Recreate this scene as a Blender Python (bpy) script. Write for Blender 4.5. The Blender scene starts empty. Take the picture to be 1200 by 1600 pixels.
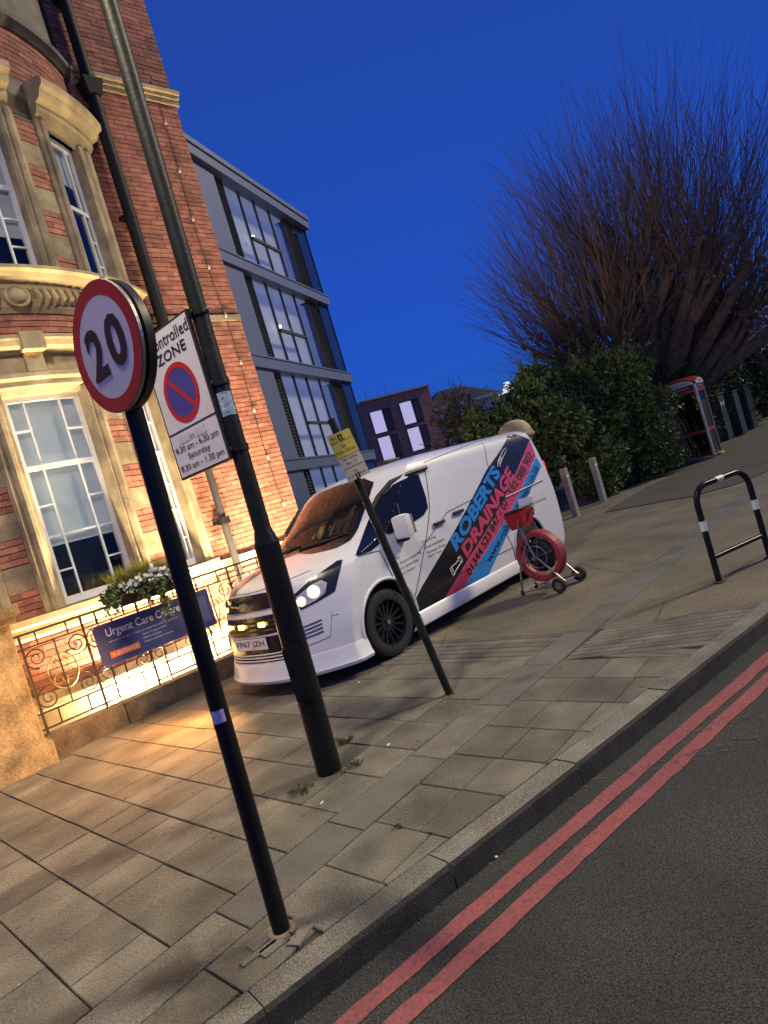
import bpy, bmesh, math, random
import numpy as np
from mathutils import Vector, Matrix, noise
from mathutils.bvhtree import BVHTree
PI = math.pi
R = math.radians
random.seed(7); rng = np.random.default_rng(7)
scene = bpy.context.scene
COL = scene.collection

# ------------------------------------------------------------------ camera
F_PX, ROLL, PITCH, EYE = 1050.0, R(16.7), R(-1.5), 1.6
FWD = Vector((0, math.cos(PITCH), math.sin(PITCH)))
UP0 = Vector((0, -math.sin(PITCH), math.cos(PITCH)))
IX = math.cos(ROLL) * Vector((1, 0, 0)) - math.sin(ROLL) * UP0
IY = -math.sin(ROLL) * Vector((1, 0, 0)) - math.cos(ROLL) * UP0
CAM = Vector((0, 0, EYE))
cam_d = bpy.data.cameras.new('Camera'); cam = bpy.data.objects.new('Camera', cam_d); COL.objects.link(cam)
M = Matrix((IX, -IY, -FWD)).transposed().to_4x4(); M.translation = CAM
cam.matrix_world = M
cam_d.sensor_fit = 'VERTICAL'; cam_d.sensor_height = 36; cam_d.lens = F_PX / 1600 * 36
cam_d.clip_start = .05; cam_d.clip_end = 3000
scene.camera = cam
# ------------------------------------------------------------------ sky, sun, exposure
SUN_AZ = Vector((.96, .21, 0)); SUN_EL = R(36)
wd = bpy.data.worlds.new('World'); scene.world = wd; wd.use_nodes = True
nt = wd.node_tree; bg = nt.nodes['Background']
sky = nt.nodes.new('ShaderNodeTexSky'); sky.sky_type = 'NISHITA'; sky.sun_disc = False
sky.sun_elevation = R(4.5); sky.sun_rotation = R(180); sky.altitude = 0; sky.air_density = 1.0
sky.dust_density = 1.0; sky.ozone_density = 10
tint = nt.nodes.new('ShaderNodeMix'); tint.data_type = 'RGBA'; tint.blend_type = 'MULTIPLY'; tint.inputs[0].default_value = 1
tint.inputs[7].default_value = (1, .8, 1.25, 1)
haze_add = nt.nodes.new('ShaderNodeMix'); haze_add.data_type = 'RGBA'; haze_add.blend_type = 'MIX'; haze_add.inputs[0].default_value = .35
haze_add.inputs[7].default_value = (.26, .78, 3.2, 1)
nt.links.new(sky.outputs[0], tint.inputs[6]); nt.links.new(tint.outputs[2], haze_add.inputs[6])
nt.links.new(haze_add.outputs[2], bg.inputs[0]); bg.inputs[1].default_value = .14
sd = bpy.data.lights.new('Sun', 'SUN'); sun = bpy.data.objects.new('Sun', sd); COL.objects.link(sun)
sd.energy = 2.1; sd.angle = R(9.0); sd.color = (1.0, .86, .56)
sdir = -(SUN_AZ.normalized() * math.cos(SUN_EL) + Vector((0, 0, math.sin(SUN_EL))))
sun.rotation_euler = sdir.to_track_quat('-Z', 'Y').to_euler()
vs = scene.view_settings; vs.view_transform = 'Standard'; vs.look = 'None'; vs.exposure = 0.25; vs.gamma = 1; vs.use_curve_mapping = False
# ------------------------------------------------------------------ pixel -> place helpers
def ray(x, y): return FWD * F_PX + IX * (x - 600) + IY * (y - 800)
def gnd(x, y, z=0.0):
    d = ray(x, y); return CAM + d * ((z - EYE) / d.z)
def at_y(x, y, Y):
    d = ray(x, y); return CAM + d * (Y / d.y)
def on_plane(x, y, p0, n):
    d = ray(x, y); return CAM + d * ((p0 - CAM).dot(n) / d.dot(n))
def proj(p):
    q = p - CAM; z = q.dot(FWD)
    if z < .05: return (-9999, -9999)
    return 600 + F_PX * q.dot(IX) / z, 800 + F_PX * q.dot(IY) / z

# ------------------------------------------------------------------ text meshes (made while the scene is small)
_T = {}
def text_geo(txt, bold=0.0, spacing=1.0):
    k = (txt, bold, spacing)
    if k in _T: return _T[k]
    cu = bpy.data.curves.new('txt', 'FONT'); cu.body = txt; cu.offset = bold; cu.resolution_u = 3; cu.space_character = spacing
    ob = bpy.data.objects.new('txt', cu); COL.objects.link(ob)
    dg = bpy.context.evaluated_depsgraph_get()
    me = bpy.data.meshes.new_from_object(ob.evaluated_get(dg))
    v = np.array([p.co[:] for p in me.vertices]); f = [tuple(p.vertices) for p in me.polygons]
    bpy.data.objects.remove(ob); bpy.data.curves.remove(cu); bpy.data.meshes.remove(me)
    lo = v.min(0); hi = v.max(0); s = hi - lo; s[2] = 1
    v = (v - lo) / s; v[:, 2] = 0
    _T[k] = (v[:, :2], f, s[0] / s[1]); return _T[k]

# ------------------------------------------------------------------ materials
MATS = {}
def mk(name, col, rough=.6, metal=0.0, col2=None, nscale=4.0, namt=.25, fine=0.0, fscale=120.0, rnd=0.0, isl=0.0, bump=0.0, bscale=60.0,
       spec=.5, emit=None, estr=0.0, coat=0.0, trans=0.0, dark_patches=None, spots=False):
    m = bpy.data.materials.new(name); m.use_nodes = True; t = m.node_tree; N = t.nodes; L = t.links
    b = N['Principled BSDF']
    b.inputs['Roughness'].default_value = rough; b.inputs['Metallic'].default_value = metal
    b.inputs['Specular IOR Level'].default_value = spec; b.inputs['Coat Weight'].default_value = coat; b.inputs['Coat Roughness'].default_value = .05
    tc = N.new('ShaderNodeNewGeometry')
    def nz(scale, detail=4):
        n = N.new('ShaderNodeTexNoise'); n.inputs['Scale'].default_value = scale; n.inputs['Detail'].default_value = detail
        L.new(tc.outputs['Position'], n.inputs['Vector']); return n
    def mixrgb(a, c, fac, mode='MIX'):
        x = N.new('ShaderNodeMix'); x.data_type = 'RGBA'; x.blend_type = mode
        for sock, val in ((x.inputs[0], fac), (x.inputs[6], a), (x.inputs[7], c)):
            if hasattr(val, 'is_linked') or hasattr(val, 'links'): L.new(val, sock)
            else: sock.default_value = val
        return x.outputs[2]
    def ramp(v, lo, hi, a, c):
        r = N.new('ShaderNodeMapRange'); L.new(v, r.inputs[0])
        for i, q in enumerate((lo, hi, a, c)): r.inputs[i + 1].default_value = q
        return r.outputs[0]
    base = (*col, 1)
    out = base
    if col2 is not None:
        out = mixrgb(base, (*col2, 1), ramp(nz(nscale).outputs['Fac'], .38, .62, 0, 1))
    def scaled(cur, fac):
        g = N.new('ShaderNodeCombineColor')
        for i in range(3): L.new(fac, g.inputs[i])
        return mixrgb(cur, g.outputs[0], 1.0, 'MULTIPLY')
    if namt: out = scaled(out, ramp(nz(nscale * 1.7, 6).outputs['Fac'], .25, .75, 1 - namt, 1 + namt))
    if fine: out = scaled(out, ramp(nz(fscale, 2).outputs['Fac'], .3, .7, 1 - fine, 1 + fine))
    if rnd:
        oi = N.new('ShaderNodeObjectInfo'); out = scaled(out, ramp(oi.outputs['Random'], 0, 1, 1 - rnd, 1 + rnd))
    if isl:
        ge = N.new('ShaderNodeNewGeometry'); out = scaled(out, ramp(ge.outputs['Random Per Island'], 0, 1, 1 - isl, 1 + isl))
    if spots:           # trodden-in gum and small scuffs
        for sc_, th_, mul_ in ((5.5, .075, .55), (8.5, .06, 1.45)):
            vo = N.new('ShaderNodeTexVoronoi'); vo.inputs['Scale'].default_value = sc_; L.new(tc.outputs['Position'], vo.inputs['Vector'])
            sp_ = N.new('ShaderNodeSeparateColor'); L.new(vo.outputs['Color'], sp_.inputs[0])
            m1 = N.new('ShaderNodeMath'); m1.operation = 'MULTIPLY'; L.new(ramp(vo.outputs['Distance'], th_, th_ * 1.6, 1, 0), m1.inputs[0]); L.new(ramp(sp_.outputs[0], .62, .66, 0, 1), m1.inputs[1])
            out = scaled(out, ramp(m1.outputs[0], 0, 1, 1, mul_))
    for (sx_, sy_, sr_, sk_) in (dark_patches or []):      # an old stain and other soft dark patches in the paving
        vd = N.new('ShaderNodeVectorMath'); vd.operation = 'DISTANCE'; L.new(tc.outputs['Position'], vd.inputs[0]); vd.inputs[1].default_value = (sx_, sy_, 0)
        ma = N.new('ShaderNodeMath'); ma.operation = 'MULTIPLY_ADD'; L.new(nz(7, 5).outputs['Fac'], ma.inputs[0]); ma.inputs[1].default_value = sr_ * 1.6; L.new(vd.outputs['Value'], ma.inputs[2])
        out = scaled(out, ramp(ma.outputs[0], sr_ * 1.25, sr_ * 2.0, 1 - sk_, 1))
    if isinstance(out, tuple): b.inputs['Base Color'].default_value = out
    else: L.new(out, b.inputs['Base Color'])
    if bump:
        bp = N.new('ShaderNodeBump'); bp.inputs['Strength'].default_value = bump; bp.inputs['Distance'].default_value = .01
        L.new(nz(bscale, 5).outputs['Fac'], bp.inputs['Height']); L.new(bp.outputs[0], b.inputs['Normal'])
    if emit: b.inputs['Emission Color'].default_value = (*emit, 1); b.inputs['Emission Strength'].default_value = estr
    if trans: b.inputs['Transmission Weight'].default_value = trans
    MATS[name] = m; return m

def mk_glass(name, tint=(.8, .85, .85), refl=.12):
    m = bpy.data.materials.new(name); m.use_nodes = True; t = m.node_tree; N = t.nodes; L = t.links
    N.remove(N['Principled BSDF'])
    g = N.new('ShaderNodeBsdfGlossy'); g.inputs['Roughness'].default_value = .015; tr = N.new('ShaderNodeBsdfTransparent'); tr.inputs[0].default_value = (*tint, 1)
    fr = N.new('ShaderNodeFresnel')
    ge = N.new('ShaderNodeNewGeometry'); mr = N.new('ShaderNodeMapRange'); mr.inputs[3].default_value = 1.5; mr.inputs[4].default_value = 1 / 1.5   # thin pane: no total internal reflection
    L.new(ge.outputs['Backfacing'], mr.inputs[0]); L.new(mr.outputs[0], fr.inputs[0])
    ad = N.new('ShaderNodeMath'); ad.operation = 'ADD'; ad.inputs[1].default_value = refl; ad.use_clamp = True; L.new(fr.outputs[0], ad.inputs[0])
    mx = N.new('ShaderNodeMixShader'); L.new(ad.outputs[0], mx.inputs[0]); L.new(tr.outputs[0], mx.inputs[1]); L.new(g.outputs[0], mx.inputs[2])
    L.new(mx.outputs[0], N['Material Output'].inputs[0]); MATS[name] = m; return m

mk('asphalt', (.041, .044, .040), .85, col2=(.029, .032, .029), nscale=.7, namt=.4, fine=1.2, fscale=140, bump=.6, bscale=220)
mk('asphalt_path', (.085, .075, .062), .9, col2=(.07, .062, .052), nscale=.9, namt=.2, fine=.5, fscale=90, bump=.5, bscale=120)
mk('apron', (.19, .165, .11), .9, col2=(.14, .122, .084), nscale=.8, namt=.28, fine=.55, fscale=110, bump=.7, bscale=140)
mk('joint_bed', (.075, .07, .045), .95, namt=.3, fine=.4)
DARK_PATCHES = [(*gnd(275, 1528)[:2], .16, .6), (*gnd(330, 1545)[:2], .22, .4), (*gnd(640, 1100)[:2], .20, .45), (*gnd(600, 1120)[:2], .14, .35), (*gnd(345, 1470)[:2], .10, .3), (*gnd(560, 1330)[:2], .12, .25)]
mk('slab', (.168, .157, .120), .8, col2=(.112, .106, .082), nscale=2.0, namt=.38, fine=.42, fscale=130, rnd=.20, bump=.8, bscale=60, dark_patches=DARK_PATCHES, spots=True)
mk('granite', (.205, .198, .165), .8, col2=(.15, .137, .108), nscale=3, namt=.2, fine=.65, fscale=140, rnd=.12, bump=.6, bscale=160, dark_patches=DARK_PATCHES, spots=True)
mk('channel', (.15, .145, .125), .85, col2=(.12, .116, .10), nscale=2, namt=.2, fine=.5, fscale=130, rnd=.12, bump=.5, bscale=120, dark_patches=DARK_PATCHES + [(*gnd(820, 1060)[:2], .10, .4)], spots=True)
mk('kerb_face_dark', (.032, .030, .026), .9, col2=(.05, .046, .038), nscale=5, namt=.4, fine=.5, fscale=120, bump=.5, bscale=120)
mk('dirt_edge', (.11, .105, .09), .95, namt=.3, fine=.6, fscale=90)
mk('brick', (.40, .165, .11), .85, col2=(.34, .13, .088), nscale=5, namt=.25, fine=.18, fscale=90, rnd=.28, bump=.4, bscale=90)
mk('brick_mass', (.40, .165, .11), .85, col2=(.34, .13, .088), nscale=5, namt=.25, fine=.18, fscale=90, isl=.28, bump=.4, bscale=90)
mk('mortar', (.12, .085, .06), .95, namt=.2)
mk('stone', (.40, .315, .19), .8, col2=(.22, .175, .11), nscale=2.4, namt=.42, fine=.15, fscale=60, bump=.35, bscale=40)
mk('stone_light', (.48, .385, .23), .8, col2=(.36, .285, .17), nscale=2.8, namt=.28, fine=.1, fscale=60, bump=.3, bscale=40)
mk('stone_grey', (.24, .21, .165), .85, col2=(.16, .145, .12), nscale=2.5, namt=.3, bump=.4, bscale=40)
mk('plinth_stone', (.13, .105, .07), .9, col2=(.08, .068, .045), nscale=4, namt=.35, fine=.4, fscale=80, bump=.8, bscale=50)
mk('white_paint', (.74, .75, .78), .4, namt=.06)
mk('black_paint', (.012, .012, .012), .3, namt=.2, spec=.22, coat=.0)
mk('post_green', (.010, .013, .010), .5, col2=(.017, .021, .016), nscale=6, namt=.35, fine=.2, fscale=80, bump=.25, bscale=50, spec=.3)
mk('iron', (.028, .018, .012), .55, namt=.3, bump=.3)
mk('gold', (.30, .21, .07), .45, metal=.4, namt=.2)
mk('rubber', (.018, .018, .018), .75, namt=.3, bump=.2)
mk('steel', (.42, .40, .38), .33, metal=.9, namt=.15)
mk('dull_steel', (.30, .29, .28), .45, metal=.8, namt=.2)
mk('room_dark', (.07, .065, .055), .9, namt=.4, nscale=3)
mk('blind', (.68, .70, .72), .8, namt=.06)
mk('van_white', (.80, .80, .80), .28, namt=.03, spec=.5, coat=.5)
mk('van_black', (.010, .010, .012), .2, namt=.0, coat=.6)
mk('van_trim', (.02, .02, .02), .5, namt=.1)
mk('tint_glass', (.008, .009, .012), .03, namt=0, spec=.6, coat=.0)
mk('decal_black', (.012, .013, .018), .28, namt=0, coat=.3)
mk('decal_pink', (.68, .06, .15), .35, namt=0, coat=.3)
mk('decal_blue', (.02, .27, .74), .35, namt=0, coat=.3)
mk('decal_text', (.012, .012, .015), .5, namt=0)
mk('decal_white', (.8, .8, .8), .4, namt=0)
mk('lens', (.62, .58, .56), .35, metal=.3, namt=.35, nscale=14)
mk('pipe_black', (.007, .008, .011), .6, namt=.3, spec=.25)
mk('blind_glow', (.62, .66, .68), .8, namt=.12, nscale=1.5, emit=(.62, .70, .74), estr=.14)  # weak emission put into the blind for the light of its room
mk('pillar_stone', (.34, .28, .15), .9, col2=(.20, .165, .085), nscale=3.2, namt=.45, fine=.25, fscale=50, bump=.9, bscale=35)
mk('lamp_warm', (.9, .8, .7), .2, emit=(1, .72, .56), estr=.95)
mk('lamp_amber', (.9, .5, .1), .2, emit=(1, .42, .05), estr=14)
mk('lamp_red', (.5, .02, .03), .2, emit=(1, .08, .12), estr=.6)
mk('sign_white', (.88, .86, .86), .35, namt=.05, coat=.2)
mk('sign_red', (.62, .025, .03), .35, namt=.06, coat=.2)
mk('sign_blue', (.06, .07, .34), .35, namt=.06, coat=.2)
mk('sign_black', (.02, .02, .02), .4, namt=.1)
mk('sign_yellow', (.62, .52, .10), .45, namt=.08)
mk('sign_cream', (.60, .56, .44), .45, namt=.08)
mk('sign_brown', (.05, .04, .035), .5, namt=.2)
mk('banner', (.028, .045, .17), .55, namt=.12, nscale=2, bump=.15, bscale=5)
mk('banner_edge', (.06, .09, .26), .55, namt=.1)
mk('orange', (.80, .17, .03), .5, namt=.05)
mk('leaf_dark', (.062, .098, .020), .6, isl=.55, namt=.2, nscale=1)
mk('leaf_mid', (.085, .13, .026), .6, isl=.5, namt=.2, nscale=1)
mk('leaf_brown', (.115, .095, .040), .65, isl=.5, namt=.2, nscale=1)
mk('leaf_yellow', (.34, .34, .05), .6, isl=.35, namt=.1)
mk('grass_mat', (.07, .09, .025), .7, isl=.4, namt=.1)
mk('petal', (.72, .70, .66), .7, isl=.1, namt=0)
mk('bark', (.19, .13, .085), .9, col2=(.11, .075, .052), nscale=5, namt=.3, bump=.5)
mk('twig', (.15, .098, .064), .9, isl=.3, namt=.0)
mk('soil', (.03, .02, .015), .95)
mk('wood_box', (.05, .03, .02), .8, namt=.3)
mk('red_reel', (.36, .04, .055), .55, namt=.3, nscale=14, fine=.15, fscale=60)
mk('red_box', (.52, .015, .025), .45, namt=.1)
mk('phone_red', (.42, .02, .03), .4, namt=.15)
mk('phone_cream', (.60, .57, .45), .5, namt=.1)
mk('cabinet', (.035, .045, .045), .55, namt=.3, nscale=3)
mk('bollard_wood', (.33, .29, .25), .8, namt=.25, nscale=8)
mk('metal_panel', (.17, .195, .29), .45, metal=.3, namt=.06, nscale=1)
mk('metal_dark', (.045, .045, .05), .5, namt=.1)
mk('facade_glass', (.03, .045, .08), .03, namt=0, spec=1.0, metal=.35)
mk('bg_brick', (.50, .215, .15), .9, namt=.12, fine=.2, fscale=6)
mk('bg_window_glow', (.5, .46, .6), .2, namt=.12, nscale=.7, emit=(.62, .56, .86), estr=.55)  # emission stands in for bright sky mirrored in the far panes
mk('room_glow', (.6, .6, .66), .8, namt=.1, nscale=.8, emit=(.38, .45, .84), estr=.26)  # emission put into office partitions and ceilings in place of pale glass reflections
mk('bg_dark', (.05, .04, .045), .6)
mk('bg_white', (.5, .5, .55), .7, namt=.1)
mk('slate', (.02, .025, .04), .8)
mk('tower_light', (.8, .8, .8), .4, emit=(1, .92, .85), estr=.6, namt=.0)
mk('ceiling_light', (.9, .9, .9), .4, emit=(1, .9, .75), estr=6)
mk('uplight_lens', (.9, .8, .6), .3, emit=(1, .72, .36), estr=6)
mk('purple_bloom', (.22, .17, .27), .8, isl=.5)
mk('litter', (.7, .7, .66), .7)
mk('chalk', (.10, .10, .095), .9, namt=.4, nscale=12)
mk('sticker', (.35, .50, .58), .4, namt=.5, nscale=30)
mk('sticker_lilac', (.62, .52, .72), .4, namt=.2, nscale=30)
mk('weed', (.085, .098, .03), .7, isl=.4)
mk('fence_dark', (.018, .02, .018), .6, namt=.2)
mk('yellow', (.7, .42, .02), .5, namt=.1)
mk('cable', (.05, .045, .04), .7)
mk('paper', (.72, .72, .74), .7, namt=.05)
mk_glass('window_glass', (.88, .90, .90), .0)
mk_glass('phone_glass', (.42, .26, .24), .0)
# worn red line paint: paint with gaps that show asphalt
def worn(name, col, under):
    m = mk(name, col, .7, namt=.12, nscale=3, fine=.22, fscale=70); t = m.node_tree; N = t.nodes; L = t.links
    b = N['Principled BSDF']; src = b.inputs['Base Color'].links[0].from_socket
    tc = N.new('ShaderNodeTexCoord'); n = N.new('ShaderNodeTexNoise'); n.inputs['Scale'].default_value = 55; n.inputs['Detail'].default_value = 6; n.inputs['Roughness'].default_value = .7
    L.new(tc.outputs['Object'], n.inputs['Vector'])
    r = N.new('ShaderNodeMapRange'); L.new(n.outputs['Fac'], r.inputs[0]); r.inputs[1].default_value = .50; r.inputs[2].default_value = .72
    x = N.new('ShaderNodeMix'); x.data_type = 'RGBA'; L.new(r.outputs[0], x.inputs[0]); L.new(src, x.inputs[6]); x.inputs[7].default_value = (*under, 1)
    L.new(x.outputs[2], b.inputs['Base Color'])
worn('red_line', (.28, .078, .08), (.055, .046, .043))

# ------------------------------------------------------------------ mesh builder
class MB:
    def __init__(s): s.v = []; s.f = []; s.m = []
    def add(s, vs, fs, mi=0):
        o = len(s.v); s.v += [tuple(p) for p in vs]; s.f += [tuple(i + o for i in f) for f in fs]; s.m += [mi] * len(fs); return s
    def box(s, c, d, rot=None, mi=0):
        hx, hy, hz = d[0] / 2, d[1] / 2, d[2] / 2
        P = [Vector((x, y, z)) for z in (-hz, hz) for y in (-hy, hy) for x in (-hx, hx)]
        if rot is not None: P = [rot @ p for p in P]
        c = Vector(c)
        return s.add([p + c for p in P], [(0, 2, 3, 1), (4, 5, 7, 6), (0, 1, 5, 4), (2, 6, 7, 3), (0, 4, 6, 2), (1, 3, 7, 5)], mi)
    def bevbox(s, c, d, bv=.01, rot=None, mi=0):
        bm = bmesh.new(); bmesh.ops.create_cube(bm, size=1)
        for v in bm.verts: v.co = Vector((v.co.x * d[0], v.co.y * d[1], v.co.z * d[2]))
        bmesh.ops.bevel(bm, geom=bm.edges[:], offset=bv, segments=2, affect='EDGES', profile=.6)
        c = Vector(c); P = [((rot @ v.co) if rot is not None else v.co) + c for v in bm.verts]
        s.add(P, [[v.index for v in f.verts] for f in bm.faces], mi); bm.free(); return s
    def prism(s, bot, top, mi=0):
        n = len(bot); fs = [tuple(reversed(range(n))), tuple(range(n, 2 * n))] + [(i, (i + 1) % n, n + (i + 1) % n, n + i) for i in range(n)]
        return s.add(list(bot) + list(top), fs, mi)
    def tube(s, pts, r, seg=8, mi=0, closed=False):
        pts = [Vector(p) for p in pts]; n = len(pts)
        rs = list(r) if hasattr(r, '__len__') else [r] * n
        vs = []; up = None
        for i, p in enumerate(pts):
            a = pts[(i - 1) % n] if (i or closed) else p; b = pts[(i + 1) % n] if (i < n - 1 or closed) else p
            t = (b - a); t = t.normalized() if t.length > 1e-9 else Vector((0, 0, 1))
            if up is None: up = t.orthogonal().normalized()
            x = (up - t * up.dot(t)); x = x.normalized() if x.length > 1e-6 else t.orthogonal().normalized(); up = x; y = t.cross(x)
            for k in range(seg):
                w = 2 * PI * k / seg; vs.append(p + (x * math.cos(w) + y * math.sin(w)) * rs[i])
        fs = []
        for i in range(n if closed else n - 1):
            j = (i + 1) % n
            for k in range(seg): fs.append((i * seg + k, i * seg + (k + 1) % seg, j * seg + (k + 1) % seg, j * seg + k))
        if not closed: fs += [tuple(reversed(range(seg))), tuple((n - 1) * seg + k for k in range(seg))]
        return s.add(vs, fs, mi)
    def cyl(s, a, b, r, seg=16, mi=0, r2=None): return s.tube([a, b], [r, r if r2 is None else r2], seg, mi)
    def lathe(s, prof, seg=24, mat=None, mi=0, close=False):
        vs = []; n = len(prof); mat = mat or Matrix.Identity(4)
        for k in range(seg):
            w = 2 * PI * k / seg
            for (r, z) in prof: vs.append(mat @ Vector((r * math.cos(w), r * math.sin(w), z)))
        fs = []
        for k in range(seg):
            j = (k + 1) % seg
            for i in range(n if close else n - 1):
                i2 = (i + 1) % n; fs.append((k * n + i, j * n + i, j * n + i2, k * n + i2))
        return s.add(vs, fs, mi)
    def build(s, name, mat, parent=None, smooth=False, bevel=0):
        me = bpy.data.meshes.new(name); me.from_pydata([tuple(p) for p in s.v], [], s.f)
        for x in (mat if isinstance(mat, (list, tuple)) else [mat]): me.materials.append(MATS[x])
        if any(s.m): me.polygons.foreach_set('material_index', s.m)
        me.update()
        if smooth:
            me.polygons.foreach_set('use_smooth', [True] * len(me.polygons)); me.set_sharp_from_angle(angle=R(38))
        o = bpy.data.objects.new(name, me); COL.objects.link(o)
        if parent is not None: o.parent = parent
        return o
def tag(o, label=None, cat=None, group=None, kind=None):
    if label: o['label'] = label
    if cat: o['category'] = cat
    if group: o['group'] = group
    if kind: o['kind'] = kind
    return o
def thing(name, label, cat, loc=(0, 0, 0), rotz=0.0, group=None):
    o = bpy.data.objects.new(name, None); COL.objects.link(o); o.location = loc; o.rotation_euler = (0, 0, rotz); o.empty_display_size = .1
    return tag(o, label, cat, group)
def copy_tree(o, parent=None):
    c = o.copy(); COL.objects.link(c); c.parent = parent
    for ch in list(o.children): copy_tree(ch, c)
    return c
def put_text(name, txt, fn, mat, parent, bold=0.0, spacing=1.0, keep=None):
    """fn(u,v) -> point; keep = wanted width/height shrinks u range to keep letter proportions"""
    v, f, asp = text_geo(txt, bold, spacing)
    return MB().add([fn(a, b) for a, b in v], f).build(name, mat, parent)
def quad_fn(bl, br, tr, tl):
    bl, br, tr, tl = map(Vector, (bl, br, tr, tl))
    return lambda u, v: (bl * (1 - u) + br * u) * (1 - v) + (tl * (1 - u) + tr * u) * v
def lamp(name, kind, loc, target, energy, color, parent=None, size=.1, spot=None, blend=.6, sizey=None):
    d = bpy.data.lights.new(name, kind); d.energy = energy; d.color = color
    if kind == 'AREA':
        d.size = size
        if sizey: d.shape = 'RECTANGLE'; d.size_y = sizey
    else: d.shadow_soft_size = size
    if spot: d.spot_size = spot; d.spot_blend = blend
    o = bpy.data.objects.new(name, d); COL.objects.link(o); o.location = loc
    o.rotation_euler = (Vector(target) - Vector(loc)).to_track_quat('-Z', 'Y').to_euler()
    if parent: o.parent = parent
    return o
def clip(poly, p, n):
    """keep the part of a 2-D polygon where (q-p).n >= 0"""
    out = []
    for i, a in enumerate(poly):
        b = poly[(i + 1) % len(poly)]; da = (a[0] - p[0]) * n[0] + (a[1] - p[1]) * n[1]; db = (b[0] - p[0]) * n[0] + (b[1] - p[1]) * n[1]
        if da >= 0: out.append(a)
        if (da >= 0) != (db >= 0):
            t = da / (da - db); out.append((a[0] + (b[0] - a[0]) * t, a[1] + (b[1] - a[1]) * t))
    return out
def area2(p): return .5 * sum(p[i][0] * p[(i + 1) % len(p)][1] - p[(i + 1) % len(p)][0] * p[i][1] for i in range(len(p)))
def inset(poly, d):
    """inset a convex polygon"""
    if area2(poly) < 0: poly = poly[::-1]
    out = poly
    for i in range(len(poly)):
        a = poly[i]; b = poly[(i + 1) % len(poly)]; ex, ey = b[0] - a[0], b[1] - a[1]; l = math.hypot(ex, ey)
        if l < 1e-6: continue
        n = (-ey / l, ex / l); out = clip(out, (a[0] + n[0] * d, a[1] + n[1] * d), n)
        if len(out) < 3: return []
    return out
# ------------------------------------------------------------------ THE SETTING: ground, road, kerb, paving
ROAD_Z = -.12
K0 = gnd(430, 1560); K1 = gnd(1155, 993)                      # front top edge of the kerb
KD = (K1 - K0).normalized(); KN = Vector((KD.y, -KD.x, 0))    # towards the road
KW = .145
A0 = gnd(143, 1577); A1 = gnd(720, 1117); AD = (A1 - A0).normalized()   # granite channel, left edge
BD = (gnd(0, 1237) - gnd(370, 1398)).normalized()             # paving courses run this way, towards the building
RAIL0 = gnd(79, 1190); TB = R(44.3); BE = Vector((math.cos(TB), math.sin(TB), 0)); BN = Vector((math.sin(TB), -math.cos(TB), 0))

def sheet(name, poly, z, mat, kind='structure', sub=0):
    b = MB(); b.add([(p[0], p[1], z) for p in poly], [tuple(range(len(poly)))] if area2(poly) > 0 else [tuple(reversed(range(len(poly))))])
    return tag(b.build(name, mat), kind=kind)
sheet('ground', [(-900, -900), (900, -900), (900, 900), (-900, 900)], -.20, 'asphalt_path')
kk = K0 - KD * 30; ke = K0 + KD * 120
sheet('road', [(p.x, p.y) for p in (kk - KN * .05, kk + KN * 14, ke + KN * 14, ke - KN * .05)], ROAD_Z, 'asphalt')
pv = K0 - KN * KW
bed = sheet('pavement', [(p.x, p.y) for p in (pv - KD * 30, pv + KD * 120, pv + KD * 120 - KN * 90, pv - KD * 30 - KN * 90)], -.016, 'joint_bed')

# kerb stones, .915 m each
kq = [K0 - KD * 30 - KN * (KW - .01), K0 + KD * 120 - KN * (KW - .01), K0 + KD * 120 - KN * .02, K0 - KD * 30 - KN * .02]
kerb = tag(MB().prism([(p.x, p.y, -.19) for p in kq[::-1]], [(p.x, p.y, -.02) for p in kq[::-1]]).build('kerb', 'granite'), kind='structure')
t_ref = (gnd(695, 1342) - K0).dot(KD)
kst = MB()
Lk = .915
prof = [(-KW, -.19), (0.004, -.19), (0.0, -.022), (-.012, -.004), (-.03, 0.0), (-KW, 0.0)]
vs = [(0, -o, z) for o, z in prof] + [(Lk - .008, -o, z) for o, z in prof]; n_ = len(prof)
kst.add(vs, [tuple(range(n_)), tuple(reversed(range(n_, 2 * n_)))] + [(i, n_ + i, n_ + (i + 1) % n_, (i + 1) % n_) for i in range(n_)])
kst.m[3] = 1; kst.m[4] = 1          # darker material on the road-side face
k_me = None
for i in range(-3, 26):
    if k_me is None: o = kst.build('kerb_stone', ['granite', 'kerb_face_dark'], kerb); k_me = o.data
    else: o = bpy.data.objects.new('kerb_stone', k_me); COL.objects.link(o); o.parent = kerb
    p = K0 + KD * (t_ref + i * Lk)
    o.location = (p.x + KN.x * random.uniform(-.006, .006), p.y + KN.y * random.uniform(-.006, .006), random.uniform(-.006, .003)); o.rotation_euler = (0, 0, math.atan2(KD.y, KD.x) + random.uniform(-.003, .003))
# ---- slabs
P2 = lambda t, w: (A0.x + AD.x * t + BD.x * w, A0.y + AD.y * t + BD.y * w)
def tw(p):   # world -> (t,w)
    d = Vector((p.x - A0.x, p.y - A0.y)); det = AD.x * BD.y - AD.y * BD.x
    return ((d.x * BD.y - d.y * BD.x) / det, (AD.x * d.y - AD.y * d.x) / det)
hits = [tw(gnd(x, y))[0] for x, y in ((143, 1577), (263, 1478), (370, 1398), (450, 1333), (527, 1270), (597, 1215), (653, 1172), (697, 1130))]
T_TACT = tw(gnd(826, 1032))[0]; T_APR = tw(gnd(880, 988))[0]
ts = [hits[0] - .37 * k for k in range(5, 0, -1)] + hits
while ts[-1] + .37 < T_TACT - .12: ts.append(ts[-1] + .37 + random.uniform(-.02, .02))
ts.append(T_TACT)
CH = -.30                                          # channel width along BD
chw = (gnd(580, 1287)); CH = tw(chw)[1]
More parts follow.
